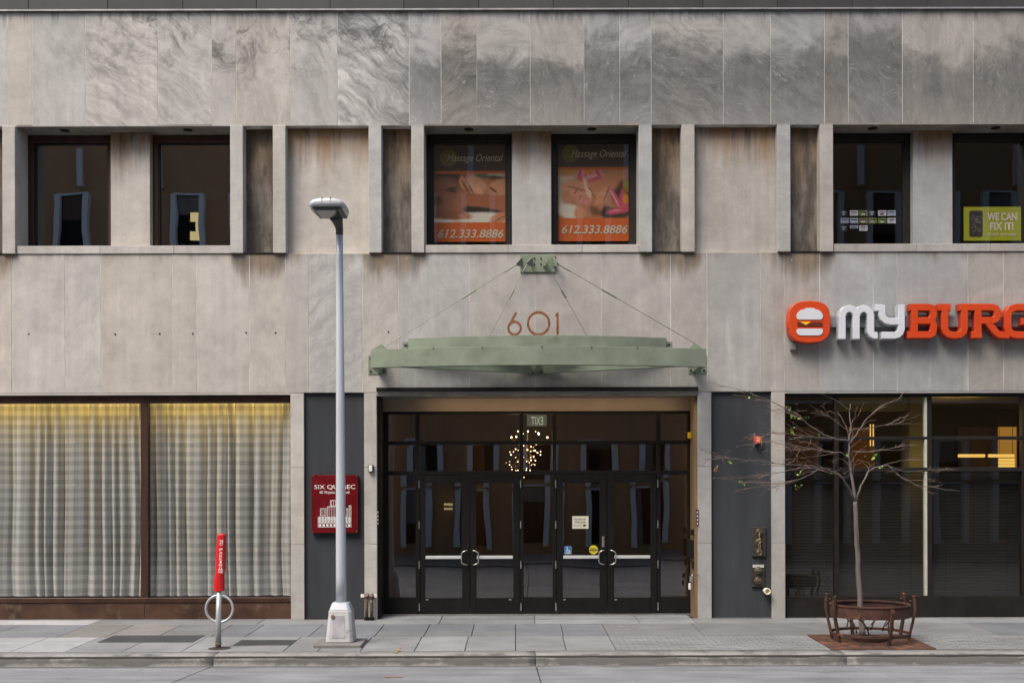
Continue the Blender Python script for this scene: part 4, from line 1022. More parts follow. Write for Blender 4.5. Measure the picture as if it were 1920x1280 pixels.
# small wall fittings
o = tag(MB().pbox(690.5, 871, 699.5, 884.5, .06, .0).build('wall_sensor', M['black'], None, .004), 'small white wall sensor on the pier left of the doors', 'sensor')
MB().pbox(691.5, 872, 698, 883.5, .075, .06).build('sensor_face', M['plastic_white'], o, .006)
for px, lb_ in ((708.2, 'narrow dark plaque strip on the left door reveal'), (1307.5, 'narrow dark red plaque strip on the right pier edge')):
    o = tag(MB().pbox(px-2.4, 955, px+2.4, 986, .012 if px > 1000 else -.02, -.03).build('plaque_strip', mat('maroon_strip', (.06, .012, .012), .5) if px > 1000 else M['black']), lb_, 'plaque')
    for k in range(4): MB().pbox(px-1, 958+k*7, px+1, 962+k*7, .015 if px > 1000 else -.017, .012 if px > 1000 else -.02).build('plaque_mark', M['print_grey'], o)
rx = EXR - .05
def wallbox(name, mat_, py0, py1, y0, y1, dx, label, cat, bev=.006):
    o = MB().box(rx-dx, rx+.0, y0, y1, ZP(py1, -.3), ZP(py0, -.3)).build(name, M[mat_], None, bev); return tag(o, label, cat)
wallbox('alarm_beacon', 'yellow_dev', 810, 822, .42, .54, .06, 'yellow beacon high on the right side of the entrance', 'beacon')
wallbox('card_reader', 'black', 992, 1003, .14, .24, .05, 'small black card reader on the right entrance reveal', 'reader')
wallbox('letter_box', 'black', 1012, 1046, .18, .50, .085, 'black letter box on the right entrance reveal', 'letter box')
wallbox('intercom', 'bronze', 1052, 1066, .15, .25, .03, 'dark intercom below the letter box', 'intercom')
ky = tag(MB().tube([(rx, .2, ZP(1078, -.2)), (rx-.03, .2, ZP(1078, -.2)), (rx-.035, .2, ZP(1084, -.2))], .012, 8).build('key_lock_box', M['chrome'], None, smooth=True), 'silver lock boxes hanging by the right door reveal', 'lock box')
MB().box(rx-.075, rx-.02, .17, .23, ZP(1091, -.2), ZP(1081, -.2)).build('lock_body', M['chrome'], ky, .008)
MB().box(rx-.09, rx-.045, .22, .27, ZP(1106, -.2), ZP(1094, -.2)).build('lock_body', M['plastic_white'], ky, .008)
MB().tube([(rx+.06, -.03, ZP(1079)), (rx-.10, -.03, ZP(1079))], .006, 6).build('rod', M['bronze'], ky)
# red strobe with wiring
o = tag(MB().pbox(1415.5, 818, 1429, 831, .06, -.06).build('fire_strobe', M['orange_lens'], None, .01), 'red fire alarm strobe on the charcoal wall', 'alarm')
MB().pbox(1419, 820, 1426, 829, .075, .06).build('strobe_lens', mat('amber_lens', (.75, .28, .10), .2), o, .01)
MB().pbox(1414, 822, 1416.5, 829, .07, .02).build('strobe_tab', mat('pink_tab', (.5, .04, .16), .4), o, .005)
# fire department connections
def conn(px0, py0, px1, py1, caps, label, chain, plateband):
    o = tag(MB().pbox(px0, py0, px1, py1, -.02, -.06).build('fire_connection', M['fire_plate'], None, .004), label, 'fire connection')
    for (cx, cy, r) in caps:
        x, z = W(cx, cy, .03)
        MB().lathe((x, .02, z), [(r*1.25, 0), (r*1.25, .012), (r, .014), (r, .05), (r*.85, .06), (r*.3, .062), (r*.28, .085), (r*.2, .09)], 14, 'Y').build('cap', M['brass'], o)
        MB().box(x-r*1.0, x+r*1.0, -.058, -.045, z-.009, z+.009).build('cap_lug', M['brass'], o, .003)
    if chain:
        for k, (a, bq) in enumerate((((1423.5, 997), (1422, 1034)), ((1424, 1000), (1426, 1032)))):
            A, Bq = P3(*a, .10), P3(*bq, .10); pts = []
            for i in range(15):
                p = A.lerp(Bq, i/14); pts.append(p + Vector((.010*math.sin(i*1.9+k), .004*math.cos(i*2), 0)))
            MB().tube(pts, .007, 5).build('chain', M['chain'], o)
        MB().tube([P3(1424+4*math.cos(a), 1035+5*math.sin(a), .09) for a in [2*PI*i/14 for i in range(14)]], .006, 5, closed=True).build('chain_ring', M['chain'], o)
    if plateband: MB().pbox(px0+2, py0+1, px1-1, py0+6.5, -.012, -.02).build('name_band', M['print_grey'], o)
conn(1410, 987.5, 1436, 1043, [(1423.5, 997, .05), (1423.5, 1015, .05), (1423, 1034, .04)], 'tall tarnished fire connection plate with chained caps on charcoal wall', True, False)
conn(1409.5, 1057, 1433.5, 1099.5, [(1422.5, 1069, .055), (1422, 1088, .055)], 'lower tarnished fire connection plate with two caps on charcoal wall', False, True)
x, z = W(1439, 1108, .1)
o = tag(MB().lathe((x, .06, z), [(.052, 0), (.052, .14), (.058, .142), (.058, .17), (.040, .17), (.038, .10)], 16, 'Y').build('drain_outlet', M['paper'], None, smooth=False), 'stubby cream drain pipe outlet near the foot of the charcoal wall', 'pipe')
o.rotation_euler = (0, 0, 0)
# two stub pipes left of the entrance
for px, lean, lbx in ((687.5, -1, 'left rusty stub pipe with white tag at the pier foot'), (697, 1, 'right rusty stub pipe with white tag at the pier foot')):
    a, bq = P3(px, 1162, .10), P3(px, 1120, .10)
    pts = [a, bq, bq + Vector((.008*lean*-1, 0, .025)), bq + Vector((.03*lean, .0, .045)), bq + Vector((.05*lean, .03, .045))]
    pts = [a, bq, bq + Vector((0, .01, .03)), bq + Vector((0, .04, .045)), bq + Vector((0, .09, .045))]
    o = tag(MB().tube(pts, .032 if lean < 0 else .028, 10).build('stub_pipe', M['pipe'], None, smooth=True), lbx, 'pipe', 'stub pipes by the entrance')
    MB().lathe(tuple(a + Vector((0, 0, 0))), [(.048, 0), (.048, .05), (.036, .055)], 10).build('base_collar', M['black'], o)
    MB().lathe(tuple(bq - Vector((0, 0, .02))), [(.038, 0), (.038, .045)], 10).build('elbow_collar', M['rust'], o)
    xt, zt_ = W(679.5 if lean < 0 else 703, 1116, .05)
    MB().box(xt-.03, xt+.03, -.05, -.044, zt_-.03, zt_+.03).build('pipe_tag', M['plastic_white'], o)
# papers and stickers on the doors
tp = TD + .012
def sheet(name, m, px0, py0, px1, py1, label, cat):
    return tag(MB().pbox(px0, py0, px1, py1, tp, tp-.003).build(name, M[m]), label, cat)
o = sheet('door_notice', 'paper', 1073, 967, 1103.5, 990.5, 'cream paper notice with arrow taped to the right door glass', 'notice')
lettering('PLEASE USE', 1078, 971.5, 1098, 974.5, tp+.002, 'black_print', o, bold=.01)
lettering('OTHER DOOR', 1077.5, 977, 1098.5, 980.2, tp+.002, 'black_print', o, bold=.01)
b = MB(); ribbon(b, [W(1075, 984.5, tp), W(1095, 984.5, tp)], .005, -tp-.003, -tp-.001); b.poly([(x, -tp-.002, z) for x, z in (W(1094, 982, tp), W(1101, 984.5, tp), W(1094, 987, tp))]); b.build('arrow', M['black_print'], o)
o = sheet('access_sticker', 'blue', 1058, 1023, 1072, 1038.5, 'blue wheelchair access sticker on the right door glass', 'sticker')
b = MB(); ribbon(b, [W(1063.5, 1027.5, tp), W(1064.2, 1031.5, tp), W(1067.2, 1031.5, tp), W(1069, 1034.5, tp)], .012, -tp-.003, -tp-.001)
ribbon(b, [W(1064.8 + 3*math.cos(a), 1032.8 + 2.9*math.sin(a), tp) for a in [-.3 + 4.3*i/14 for i in range(15)]], .008, -tp-.0035, -tp-.001)
b.lathe((W(1063.2, 1025.8, tp)[0], -tp-.001, W(1063.2, 1025.8, tp)[1]), [(.011, 0), (.011, .002)], 10, 'Y'); b.build('wheelchair_symbol', M['white_print'], o)
MB().pbox(1059, 1036.2, 1071, 1037.5, tp+.003, tp+.001).build('caption_line', M['print_grey'], o)
x, z = W(1112.8, 1030, tp)
o = tag(MB().lathe((x, -tp+.003, z), [(.082, 0), (.082, .003)], 28, 'Y').build('caution_sticker', M['yellow']), 'round yellow caution sticker on the right door glass', 'sticker')
lettering('AUTOMATIC', 1106.5, 1026, 1119, 1028, tp+.003, 'black_print', o)
MB().pbox(1105.5, 1029, 1120.3, 1032, tp+.003, tp+.002).build('sticker_band', M['black_print'], o)
lettering('CAUTION', 1107, 1029.5, 1118.5, 1031.5, tp+.005, 'yellow', o)
lettering('DOOR', 1109.5, 1033, 1116, 1034.8, tp+.003, 'black_print', o)
# ================================================================== inside the lobby
CH = thing('chandelier', 'chandelier of many small warm glowing bulbs inside the lobby', 'chandelier')
def c0(x, y): return 930 + x/9.146, 760 + y/9.146
bulbs = [(263,545,26),(348,523,24),(376,462,17),(467,467,17),(547,447,22),(677,457,9),(735,457,26),(728,510,24),(884,540,26),(470,684,17),(684,680,16),(338,733,15),(598,712,13),(640,722,14),(240,785,13),(300,806,11),(258,833,19),(380,767,9),(537,769,20),(600,772,12),(635,783,9),(670,769,20),(769,777,14),(703,819,18),(769,832,18),(338,892,9),(475,890,7),(600,878,13),(642,885,13),(380,942,8),(342,971,11),(373,970,11),(175,972,10),(240,966,7),(525,958,11),(549,941,9),(594,947,17),(577,970,10),(675,942,16),(235,1021,12),(336,1033,8),(603,1026,9),(638,996,9),(668,1012,11),(267,1058,8),(273,1089,11),(342,1117,10),(375,1111,11),(480,1080,10),(520,1085,11),(470,1117,9),(518,1108,10),(580,1117,12),(483,1228,9),(410,1275,6),(1012,1275,6)]
cc0 = P3(*c0(520, 800), -3.4)
MB().lathe(tuple(cc0 + Vector((0, 0, -.2))), [(.03, 0), (.05, .15), (.02, .35), (.012, Z_L - cc0.z + .25)], 10).build('stem', M['bronze'], CH)
for i, (x, y, r) in enumerate(bulbs):
    p = P3(*c0(x, y), -3.4); p.y += .5*math.sin(i*2.4)
    MB().sphere(p, r/9.146/ (F/(D+3.4)) * .58, 8, 6).build('bulb', M['bulb'], CH, smooth=True)
    if i % 2 == 0: MB().tube([p, cc0 + Vector((0, 0, .1*math.sin(i)))], .007, 4).build('arm', M['brass'], CH)
pl = bpy.data.lights.new('chandelier_light', 'POINT'); pl.energy = 22; pl.color = (1, .66, .32); pl.shadow_soft_size = .4
plo = bpy.data.objects.new('chandelier_light', pl); col.objects.link(plo); plo.location = cc0 + Vector((0, -.6, 0))
te_ = -.95
ES = tag(MB().pbox(988, 776.5, 1025, 798.5, te_, te_-.012).build('exit_sign', emit('exit_panel', (.62, .66, .50), .10), None, .004), 'clear exit sign seen from behind above the middle door panel', 'exit sign')
lettering('EXIT', 996, 781, 1018, 796, te_+.004, emit('exit_letters', (.80, .90, .68), .36), ES, mirror=True, bold=.004)
MB().pbox(988, 774.5, 1025, 777, te_+.03, te_-.05).build('mount_rail', M['raceway'], ES)
# warm lamps in the entrance soffit
area('entrance_strip_lamp', ((EXL+EXR)/2 + .3, .16, Z_L-.068), EXR-EXL-1.2, .06, 7.0, (1, .68, .36), (math.radians(22), 0, 0))
# ---- lamps inside the restaurant
for k, (a, bq, y) in enumerate(((1797, 1846, 854), (1853.5, 1901, 854))):
    A, Bq = P3(a, y, -3.5), P3(bq, y, -3.5)
    o = tag(MB().tube([A, Bq], .035, 10).build('tube_lamp', M['tube_glow'], None, smooth=True), ['left glowing yellow tube lamp hanging inside the restaurant', 'right glowing yellow tube lamp hanging inside the restaurant'][k], 'lamp', 'tube lamps inside the restaurant')
    for q in (.42, .95): MB().tube([A.lerp(Bq, q), A.lerp(Bq, q) + Vector((0, 0, .8))], .005, 4).build('hanger', M['bronze'], o)
for k, y in enumerate((861.5, 867.3, 873)):
    A, Bq = P3(1873, y, -5.2), P3(1902, y, -5.2)
    tag(MB().tube([A, Bq], .030, 10).build('tube_lamp', M['tube_glow'], None, smooth=True), f'{["upper", "middle", "lower"][k]} of three short stacked glowing tube lamps inside the restaurant', 'lamp', 'tube lamps inside the restaurant')
A = P3(1632, 836, -3.0)
o = tag(MB().tube([A, A + Vector((0, 0, .45))], .012, 6).tube([A + Vector((.06, 0, 0)), A + Vector((.06, 0, .45))], .012, 6).build('pendant_lamp', M['tube_glow']), 'slim amber pendant lamp inside the restaurant behind the tree', 'lamp')
rl = bpy.data.lights.new('restaurant_light', 'POINT'); rl.energy = 26; rl.color = (1, .62, .18); rl.shadow_soft_size = .5
rlo = bpy.data.objects.new('restaurant_light', rl); col.objects.link(rlo); rlo.location = (XP(1790, -2.6), 2.6, 3.4)
def blind(px0, px1, label):
    x0, x1 = XP(px0, -.3), XP(px1, -.3); z = ZP(1116, -.3); b = MB()
    z1 = ZP(884, -.3)
    while z < z1 - .02:
        b.poly([(x0, .29, z), (x1, .29, z), (x1, .312, z+.021), (x0, .312, z+.021)]); z += .027
    R = tag(MB().box(x0, x1, .28, .32, z1-.015, z1+.02).build('window_blind', M['slat']), label, 'blind', 'blinds in the right shop windows')
    s_ = b.build('slats', M['slat'], R); s_['kind'] = 'stuff'
    for k in (.15, .85): MB().box(x0+(x1-x0)*k-.002, x0+(x1-x0)*k+.002, .281, .2835, ZP(1116, -.3), z1).build('cord', M['slat'], R)
blind(1473, 1562, 'dark slatted blind in the narrow shop window beside the pier')
blind(1573, 1731, 'dark slatted blind in the shop window behind the tree')
blind(1748, 1913, 'dark slatted blind in the rightmost shop window')

# ================================================================== street furniture
# ---- lamp post
tpole = 2.75; sp_ = F/(D-tpole); x0, zb0 = W(640, 1206, tpole); zg = zs(tpole)
LP = thing('street_lamp', 'grey street lamp post on a chipped white base at the kerb', 'street lamp', (x0, -tpole, zg))
MB().box(x0-.36, x0+.36, -tpole-.40, -tpole+.34, zg-.03, zg+.045).build('footing', M['con_brown'], LP, .012)
def frustum(b, x, y, z0, z1, a0, a1, ch):
    n = len(b.v)
    for z, a in ((z0, a0), (z1, a1)):
        for sx, sy in ((-1,-1+ch),(-1+ch,-1),(1-ch,-1),(1,-1+ch),(1,1-ch),(1-ch,1),(-1+ch,1),(-1,1-ch)): b.v.append((x+sx*a, y+sy*a, z))
    b.f += [tuple(n+i for i in reversed(range(8))), tuple(n+8+i for i in range(8))] + [(n+i, n+(i+1) % 8, n+8+(i+1) % 8, n+8+i) for i in range(8)]
    return b
zf0 = zg + .047; zf1 = CZ + (VY-1141)/sp_; zf2 = CZ + (VY-1127)/sp_
bs = frustum(MB(), x0, -tpole, zf0, zf1, .215, .172, .22).build('base', M['white_chip'], LP, .010)
frustum(MB(), x0, -tpole, zf1+.002, zf2, .166, .125, .25).build('base_cap', M['pole'], LP, .008)
dr = MB()
def on_face(u, k): 
    z = zf0 + (zf1-zf0)*k; a = .215 + (.172-.215)*k
    return (x0 + u*a, -tpole - a - .004, z)
dp = [on_face(*q) for q in ((-.52, .14), (.36, .14), (.44, .2), (.44, .80), (.38, .86), (-.46, .86), (-.52, .80))]
dr.prism(dp, (0, .006, 0)); dr.build('access_door', mat('door_grey_paint', (.37, .37, .385), .5, dirt=((.2, .18, .15), .12, 6.0)), bs, .003)
MB().lathe((x0-.10, -tpole-.186, zf1-.09), [(.03, 0), (.03, .012), (.012, .014)], 10, 'Y').build('lock', M['chain'], bs)
ztop = CZ + (VY-437)/sp_
n_ = 14
MB().tube([(x0-.012*k/n_, -tpole, zf2-.01 + (ztop-zf2)*k/n_) for k in range(n_+1)], [.082 - .030*k/n_ for k in range(n_+1)], 20).build('pole', M['pole'], LP, smooth=True)
# head: flat cobra head pointing over the street, neck on the pole
hx, hz = W(627, 392, tpole+.3)
nb = MB(); xq = x0-.012
nb.tube([(xq, -tpole, ztop-.02), (xq, -tpole, ztop+.06), (xq-.006, -tpole-.02, ztop+.11), (xq-.02, -tpole-.07, ztop+.19), (xq-.04, -tpole-.14, ztop+.25)], [.056, .058, .064, .088, .11], 12).build('neck', M['lamp_dark'], LP, smooth=True)
hb = MB(); L0, L1 = tpole+.02, tpole+.78
hzz = ztop + .245
def head_ring(b, t, hw_, z0, z1, xo):
    n = len(b.v); pts = []
    for sx, zz in ((-1, z0), (-1.04, z0+(z1-z0)*.45), (-.86, z1-.01), (-.4, z1+.012), (.4, z1+.012), (.86, z1-.01), (1.04, z0+(z1-z0)*.45), (1, z0)): b.v.append((xo + sx*hw_, -t, zz))
    return n
rings = [(L0, .15, 0, .06), (L0+.06, .22, -.01, .085), (L0+.25, .255, -.02, .105), (L0+.5, .262, -.02, .11), (L1-.04, .245, -.01, .10), (L1, .20, .01, .075)]
idx = [head_ring(hb, t, h_, hzz+a, hzz+c, xq-.075) for t, h_, a, c in rings]
for a, c in zip(idx[:-1], idx[1:]):
    for j in range(8): hb.f.append((a+j, a+(j+1) % 8, c+(j+1) % 8, c+j))
hb.f.append(tuple(idx[0]+j for j in range(8))); hb.f.append(tuple(idx[-1]+j for j in reversed(range(8))))
hd = hb.build('lamp_head', M['lamp_head'], LP, .006, True)
MB().box(xq-.075-.215, xq-.075+.215, -L1+.05, -L0-.08, hzz-.045, hzz-.012).build('lens_housing', M['lamp_dark'], hd, .015)
MB().box(xq-.075-.175, xq-.075+.175, -L1+.09, -L0-.14, hzz-.056, hzz-.044).build('lens', M['lens'], hd, .006)
for dx in (-.062, .062): MB().box(xq-.075+dx-.004, xq-.075+dx+.004, -L1-.002, -L0-.3, hzz+.02, hzz+.124).build('seam', M['raceway'], hd)

# ---- no parking post with bike ring
tb_ = 3.12; spb = F/(D-tb_); xb_, _ = W(409.5, 1212, tb_); zgb = zs(tb_)
NP = thing('bike_ring_post', 'galvanised bike ring post hooded with a red no parking cover', 'bike post', (xb_, -tb_, zgb))
zt_ = CZ + (VY-1098)/spb
MB().tube([(xb_-.004, -tb_, zgb-.02), (xb_+.012, -tb_, zt_)], [.044, .040], 16).build('post', M['galv'], NP, smooth=True)
MB().lathe((xb_, -tb_, zgb), [(.10, -.01), (.10, .006), (.06, .012)], 18).build('base_flange', M['rust'], NP)
MB().lathe((xb_+.02, -tb_-.01, zgb+.003), [(.17, 0), (.12, .004), (.06, .005)], 16).build('base_grime', M['soil'], NP)
MB().lathe((xb_, -tb_, zgb+.06), [(.050, 0), (.050, .02)], 14).build('band_clamp', M['chain'], NP)
rcx, rcz = W(411.5, 1140.5, tb_); RR = 25.3/spb
MB().tube([(rcx + RR*math.cos(a), -tb_, rcz + RR*math.sin(a)) for a in [2*PI*i/40 for i in range(40)]], .020, 10, closed=True).build('ring', M['galv'], NP, smooth=True)
hood = MB(); prof = [(1107, 410.5, 10.2), (1104, 410.6, 10.4), (1085, 411.2, 10.0), (1076, 412, 8.8), (1066, 413, 9.6), (1030, 414.6, 9.2), (1003, 415.6, 8.4), (1000.5, 415.7, 7.6)]
n = 14; base = 0
for (py, px, hw_) in prof:
    x, z = W(px, py, tb_)
    for k in range(n):
        a = 2*PI*k/n; e = 1/max(abs(math.cos(a))**4+abs(math.sin(a))**4, 1e-6)**.25
        hood.v.append((x + e*hw_/spb*.92*math.cos(a) + .003*math.sin(k*3+py), -tb_ + e*.055*math.sin(a), z))
for i in range(len(prof)-1):
    for k in range(n): hood.f.append((i*n+k, i*n+(k+1) % n, (i+1)*n+(k+1) % n, (i+1)*n+k))
hood.f.append(tuple((len(prof)-1)*n+k for k in range(n)))
hb_ = hood.build('hood', M['red_bag'], NP, smooth=True)
yl = tb_ + .062
for i, ch in enumerate('NO PARKING'):
    if ch == ' ': continue
    y = 1011.5 + i*5.75 - (1.2 if i > 2 else 0); cx_ = 415 - (y-1011)*.033
    wv = 2.9 if ch not in 'I' else 1.4
    lettering(ch, cx_-wv, y, cx_+wv, y+4.9, yl, 'white_print', hb_, bold=.005)
lettering('POLICE', 409.3, 1066.5, 418, 1069.5, yl, 'white_print', hb_, bold=.02); lettering('ORDER', 409.3, 1070.5, 418, 1073.5, yl, 'white_print', hb_, bold=.02)

# ---- tree grate, guard and tree
gc = Vector(((GX0+GX1)/2 + .0, -(GT0+GT1)/2, 0))
gr = MB().prism([(GX0, -GT0, zs(GT0)+.006), (GX1, -GT0, zs(GT0)+.006), (GX1, -GT1, zs(GT1)+.006), (GX0, -GT1, zs(GT1)+.006)], (0, 0, -.04))
TG_ = tag(gr.build('tree_grate', M['rust_plate'], None, .004), 'rusty square iron tree grate set in the pavement', 'tree grate')
for r_ in (.30, .42, .54, .64):
    for k in range(18):
        if (k + int(r_*10)) % 6 == 0: continue
        a = 2*PI*k/18; p = [(gc.x + (r_+dr_)*math.cos(a+da), gc.y + (r_+dr_)*math.sin(a+da)) for dr_, da in ((-.03, -.06), (.03, -.06), (.03, .06), (-.03, .06))]
        if all(GX0 < q[0] < GX1 and -GT1 < q[1] < -GT0 for q in p):
            MB().poly([(q[0], q[1], zs(-q[1])+.009) for q in p]).build('slot', M['soil'], TG_)
zg_ = zs(2.6)
gcx, _ = W(1631, 1190, 2.55); gcy = -2.55
GU = thing('tree_guard', 'rusty round iron tree guard with scrolled rods around the young tree', 'tree guard', (gcx, gcy, zg_))
def ring(r, z0, z1, th, name, m='rust', n=48):
    b = MB(); b.lathe((gcx, gcy, 0), [(r-th, z0), (r, z0), (r, z1), (r-th, z1), (r-th, z0)], n); b.f = b.f[:-2]; return b.build(name, M[m], GU, .004)
Rg = .60
z_top0, z_top1 = zg_ + .385, zg_ + .55
ring(Rg, z_top0, z_top1, .018, 'top_band'); ring(Rg+.012, z_top1+.002, z_top1+.03, .05, 'top_rim'); ring(Rg-.0, zg_+.10, zg_+.145, .02, 'bottom_band')
ring(.26, zg_+.005, zg_+.07, .03, 'soil_collar'); MB().lathe((gcx, gcy, zg_), [(.235, 0), (.235, .045), (.1, .06)], 20).build('soil', M['soil'], GU)
for k in range(6):
    a = math.radians((-78, -20, 20, 100, 160, 200)[k]); c, s = math.cos(a), math.sin(a)
    hi = k in (1, 2, 4, 5)
    zt2_ = z_top1 + (.13 if hi else .0)
    def at(r, z): return (gcx + c*r, gcy + s*r, zg_ + z)
    q = MB(); sd2 = Vector((-s, c, 0))*.024
    for (r0, za), (r1, zb3) in zip([(Rg-.06, 0), (Rg+.01, .32), (Rg+.045, .50)], [(Rg+.01, .32), (Rg+.045, .50), (Rg+.03, zt2_-zg_)]):
        if zb3 <= za: continue
        A, Bq = Vector(at(r0, za)), Vector(at(r1, zb3)); o_ = Vector((c, s, 0))*.042
        n = len(q.v); q.v += [tuple(v) for v in (A-sd2, A+sd2, A+sd2+o_, A-sd2+o_, Bq-sd2, Bq+sd2, Bq+sd2+o_, Bq-sd2+o_)]
        q.f += [tuple(n+i for i in f_) for f_ in ((0,1,2,3),(7,6,5,4),(0,4,5,1),(1,5,6,2),(2,6,7,3),(3,7,4,0))]
    lg = q.build('leg', M['rust'], GU, .003)
    if hi:
        MB().sphere(at(Rg+.045, zt2_-zg_+.02), .028, 8, 6).build('finial', M['rust'], lg, smooth=True)
        MB().sphere(at(Rg-.0, zt2_-zg_-.05), .022, 8, 6).build('finial', M['rust'], lg, smooth=True)
    for dd in (0, .07):
        pts = []
        for i in range(9):
            u = i/8; ang = a + math.radians(6 + 44*u); r = Rg - .03 - (.22 + dd)*math.sin(u*PI*.55); pts.append((gcx + r*math.cos(ang), gcy + r*math.sin(ang), zg_ + .46 - dd - (.26)*u**1.6 + (.06*math.sin(u*PI) if dd else 0)))
        MB().tube(pts, .010, 6).build('scroll_rod', M['rust'], GU, smooth=True)

# ---- the young tree
tt = 2.5
TR_ = thing('young_tree', 'slim bare young street tree with a few fresh green leaves', 'tree', (W(1617, 1192, tt)[0], -tt, zs(tt)))
rt = random.Random(11)
def pl3(pts): return [P3(x, y, tt + dt) for x, y, dt in pts]
def jit(pts, k=.012, n=3):
    out = []
    for a, b_ in zip(pts[:-1], pts[1:]):
        for i in range(n):
            p = a.lerp(b_, i/n); out.append(p + Vector((rt.uniform(-k, k), rt.uniform(-k, k), rt.uniform(-k, k))) if (out and i) else p)
    out.append(pts[-1]); return out
def limb(pts, r0, r1, name='branch', m='bark', n=8, j=.010):
    q = jit(pl3(pts), j); L = len(q)
    MB().tube(q, [r0 + (r1-r0)*(i/(L-1))**.8 for i in range(L)], n).build(name, M[m], TR_, smooth=True); return q
trunk = limb([(1618, 1195, 0), (1614, 1150, 0), (1611, 1100, 0), (1609, 1050, 0), (1606, 1000, 0), (1604.5, 960, 0), (1603, 940, 0)], .046, .032, 'trunk', n=12, j=.006)
B1 = limb([(1603, 942, 0), (1599, 905, -.03), (1595, 878, -.05), (1591, 850, -.05), (1592, 825, -.08), (1596, 800, -.1), (1593, 775, -.15), (1594, 757, -.2)], .027, .005)
B2 = limb([(1602, 938, 0), (1590, 912, .12), (1575, 890, .2), (1552, 879, .3), (1540, 876, .35), (1510, 893, .5), (1480, 905, .6), (1440, 908, .7)], .019, .0035)
B3 = limb([(1605, 940, 0), (1614, 910, -.1), (1627, 885, -.2), (1640, 876, -.25), (1665, 872, -.3), (1690, 895, -.4), (1715, 908, -.5), (1760, 915, -.6), (1800, 921, -.7)], .017, .0035)
B4 = limb([(1593, 826, -.08), (1570, 824, .1), (1545, 815, .2), (1515, 796, .3), (1492, 775, .4), (1470, 764, .45), (1440, 750, .5), (1405, 735, .6), (1345, 721, .7)], .014, .003)
B5 = limb([(1596, 830, -.08), (1609, 808, -.15), (1625, 785, -.25), (1645, 766, -.3), (1660, 757, -.3), (1693, 744, -.4)], .011, .0025)
B6 = limb([(1591, 860, -.05), (1578, 848, .2), (1560, 848, .35), (1530, 842, .5), (1490, 835, .6), (1430, 826, .7)], .010, .0025)
B7 = limb([(1540, 877, .35), (1500, 876, .4), (1470, 884, .45), (1430, 892, .5), (1372, 897, .55)], .010, .002)
B8 = limb([(1597, 806, -.1), (1620, 804, -.3), (1650, 798, -.5), (1682, 794, -.6), (1697, 784, -.7)], .010, .002)
B9 = limb([(1596, 812, -.1), (1575, 796, .0), (1550, 778, .1), (1520, 773, .15)], .010, .002)
B10 = limb([(1594, 770, -.16), (1570, 752, -.1), (1540, 737, .0)], .007, .002)
B11 = limb([(1640, 876, -.25), (1668, 868, -.4), (1700, 862, -.5), (1730, 852, -.6)], .008, .002)
B12 = limb([(1665, 873, -.3), (1700, 884, -.5), (1740, 880, -.7), (1790, 879, -.8)], .008, .002)
B13 = limb([(1598, 846, -.05), (1625, 847, .1), (1660, 843, .3), (1695, 836, .45)], .009, .002)
B14 = limb([(1552, 879, .3), (1510, 872, .6), (1450, 868, .9), (1390, 862, 1.1), (1350, 858, 1.2)], .010, .002)
B15 = limb([(1560, 822, .2), (1520, 818, .5), (1470, 812, .8), (1405, 813, 1.0)], .009, .002)
tw = MB()
def twig(p, d, L, r, depth):
    n = 5; pts = [p]; q = p.copy(); dd = d.copy()
    for i in range(n):
        dd = (dd + Vector((rt.uniform(-.25, .25), rt.uniform(-.3, .3), rt.uniform(-.15, .16) - dd.z*.12))).normalized()
        q = q + dd * (L/n); pts.append(q.copy())
        if depth and rt.random() < .45:
            s = Vector((rt.uniform(-.6, .6), rt.uniform(-.7, .7), rt.uniform(-.45, .5)))
            twig(q, (dd + s).normalized(), L*rt.uniform(.3, .55), r*.7, depth-1)
    tw.tube(pts, [r*(1-.7*i/n) for i in range(n+1)], 4)
for br, cnt, Lm in ((B1, 16, .34), (B2, 26, .40), (B3, 12, .30), (B4, 20, .34), (B5, 8, .28), (B6, 24, .40), (B7, 12, .30), (B8, 14, .26), (B9, 9, .26), (B11, 5, .2), (B12, 8, .22), (B13, 10, .26), (B14, 18, .36), (B15, 18, .34)):
    L = len(br)
    for k in range(int(cnt*.5)):
        i = rt.randint(max(2, int(L*.22)), L-2); p = br[i].lerp(br[i+1], rt.random()); d = (br[i+1]-br[i]).normalized()
        s = Vector((rt.uniform(-.3, .3), rt.uniform(-.9, .9), rt.uniform(-.25, .28)))
        twig(p, (d + s).normalized(), Lm*rt.uniform(.7, 1.7), .0048, 2)
o = tw.build('twigs', M['twig'], TR_); o['kind'] = 'stuff'
def leaf_mesh():
    b = MB(); b.v = [(0, 0, 0), (.3, .16, .05), (.65, .17, .02), (1, 0, -.08), (.65, -.17, .02), (.3, -.16, .05), (.5, 0, -.02)]
    b.f = [(0, 6, 1), (1, 6, 2), (2, 6, 3), (3, 6, 4), (4, 6, 5), (5, 6, 0)]; return b.mesh('leaf')
lm_g, lm_d = leaf_mesh(), leaf_mesh(); lm_g.materials.append(M['leaf']); lm_d.materials.append(M['leaf_dry'])
lv = [(1478, 764, .42, 6), (1484, 779, .4, 5), (1496, 784, .4, 4), (1511, 786, .35, 3), (1405, 744, .6, 3), (1484, 804, .4, 3), (1540, 816, .25, 5), (1488, 812, .5, 3), (1589, 852, 0, 4), (1640, 857, -.2, 6), (1651, 875, -.25, 6), (1627, 852, .1, 2), (1495, 889, .5, 3), (1496, 911, .5, 6), (1366, 864, 1.1, 5), (1394, 905, .6, 5)]
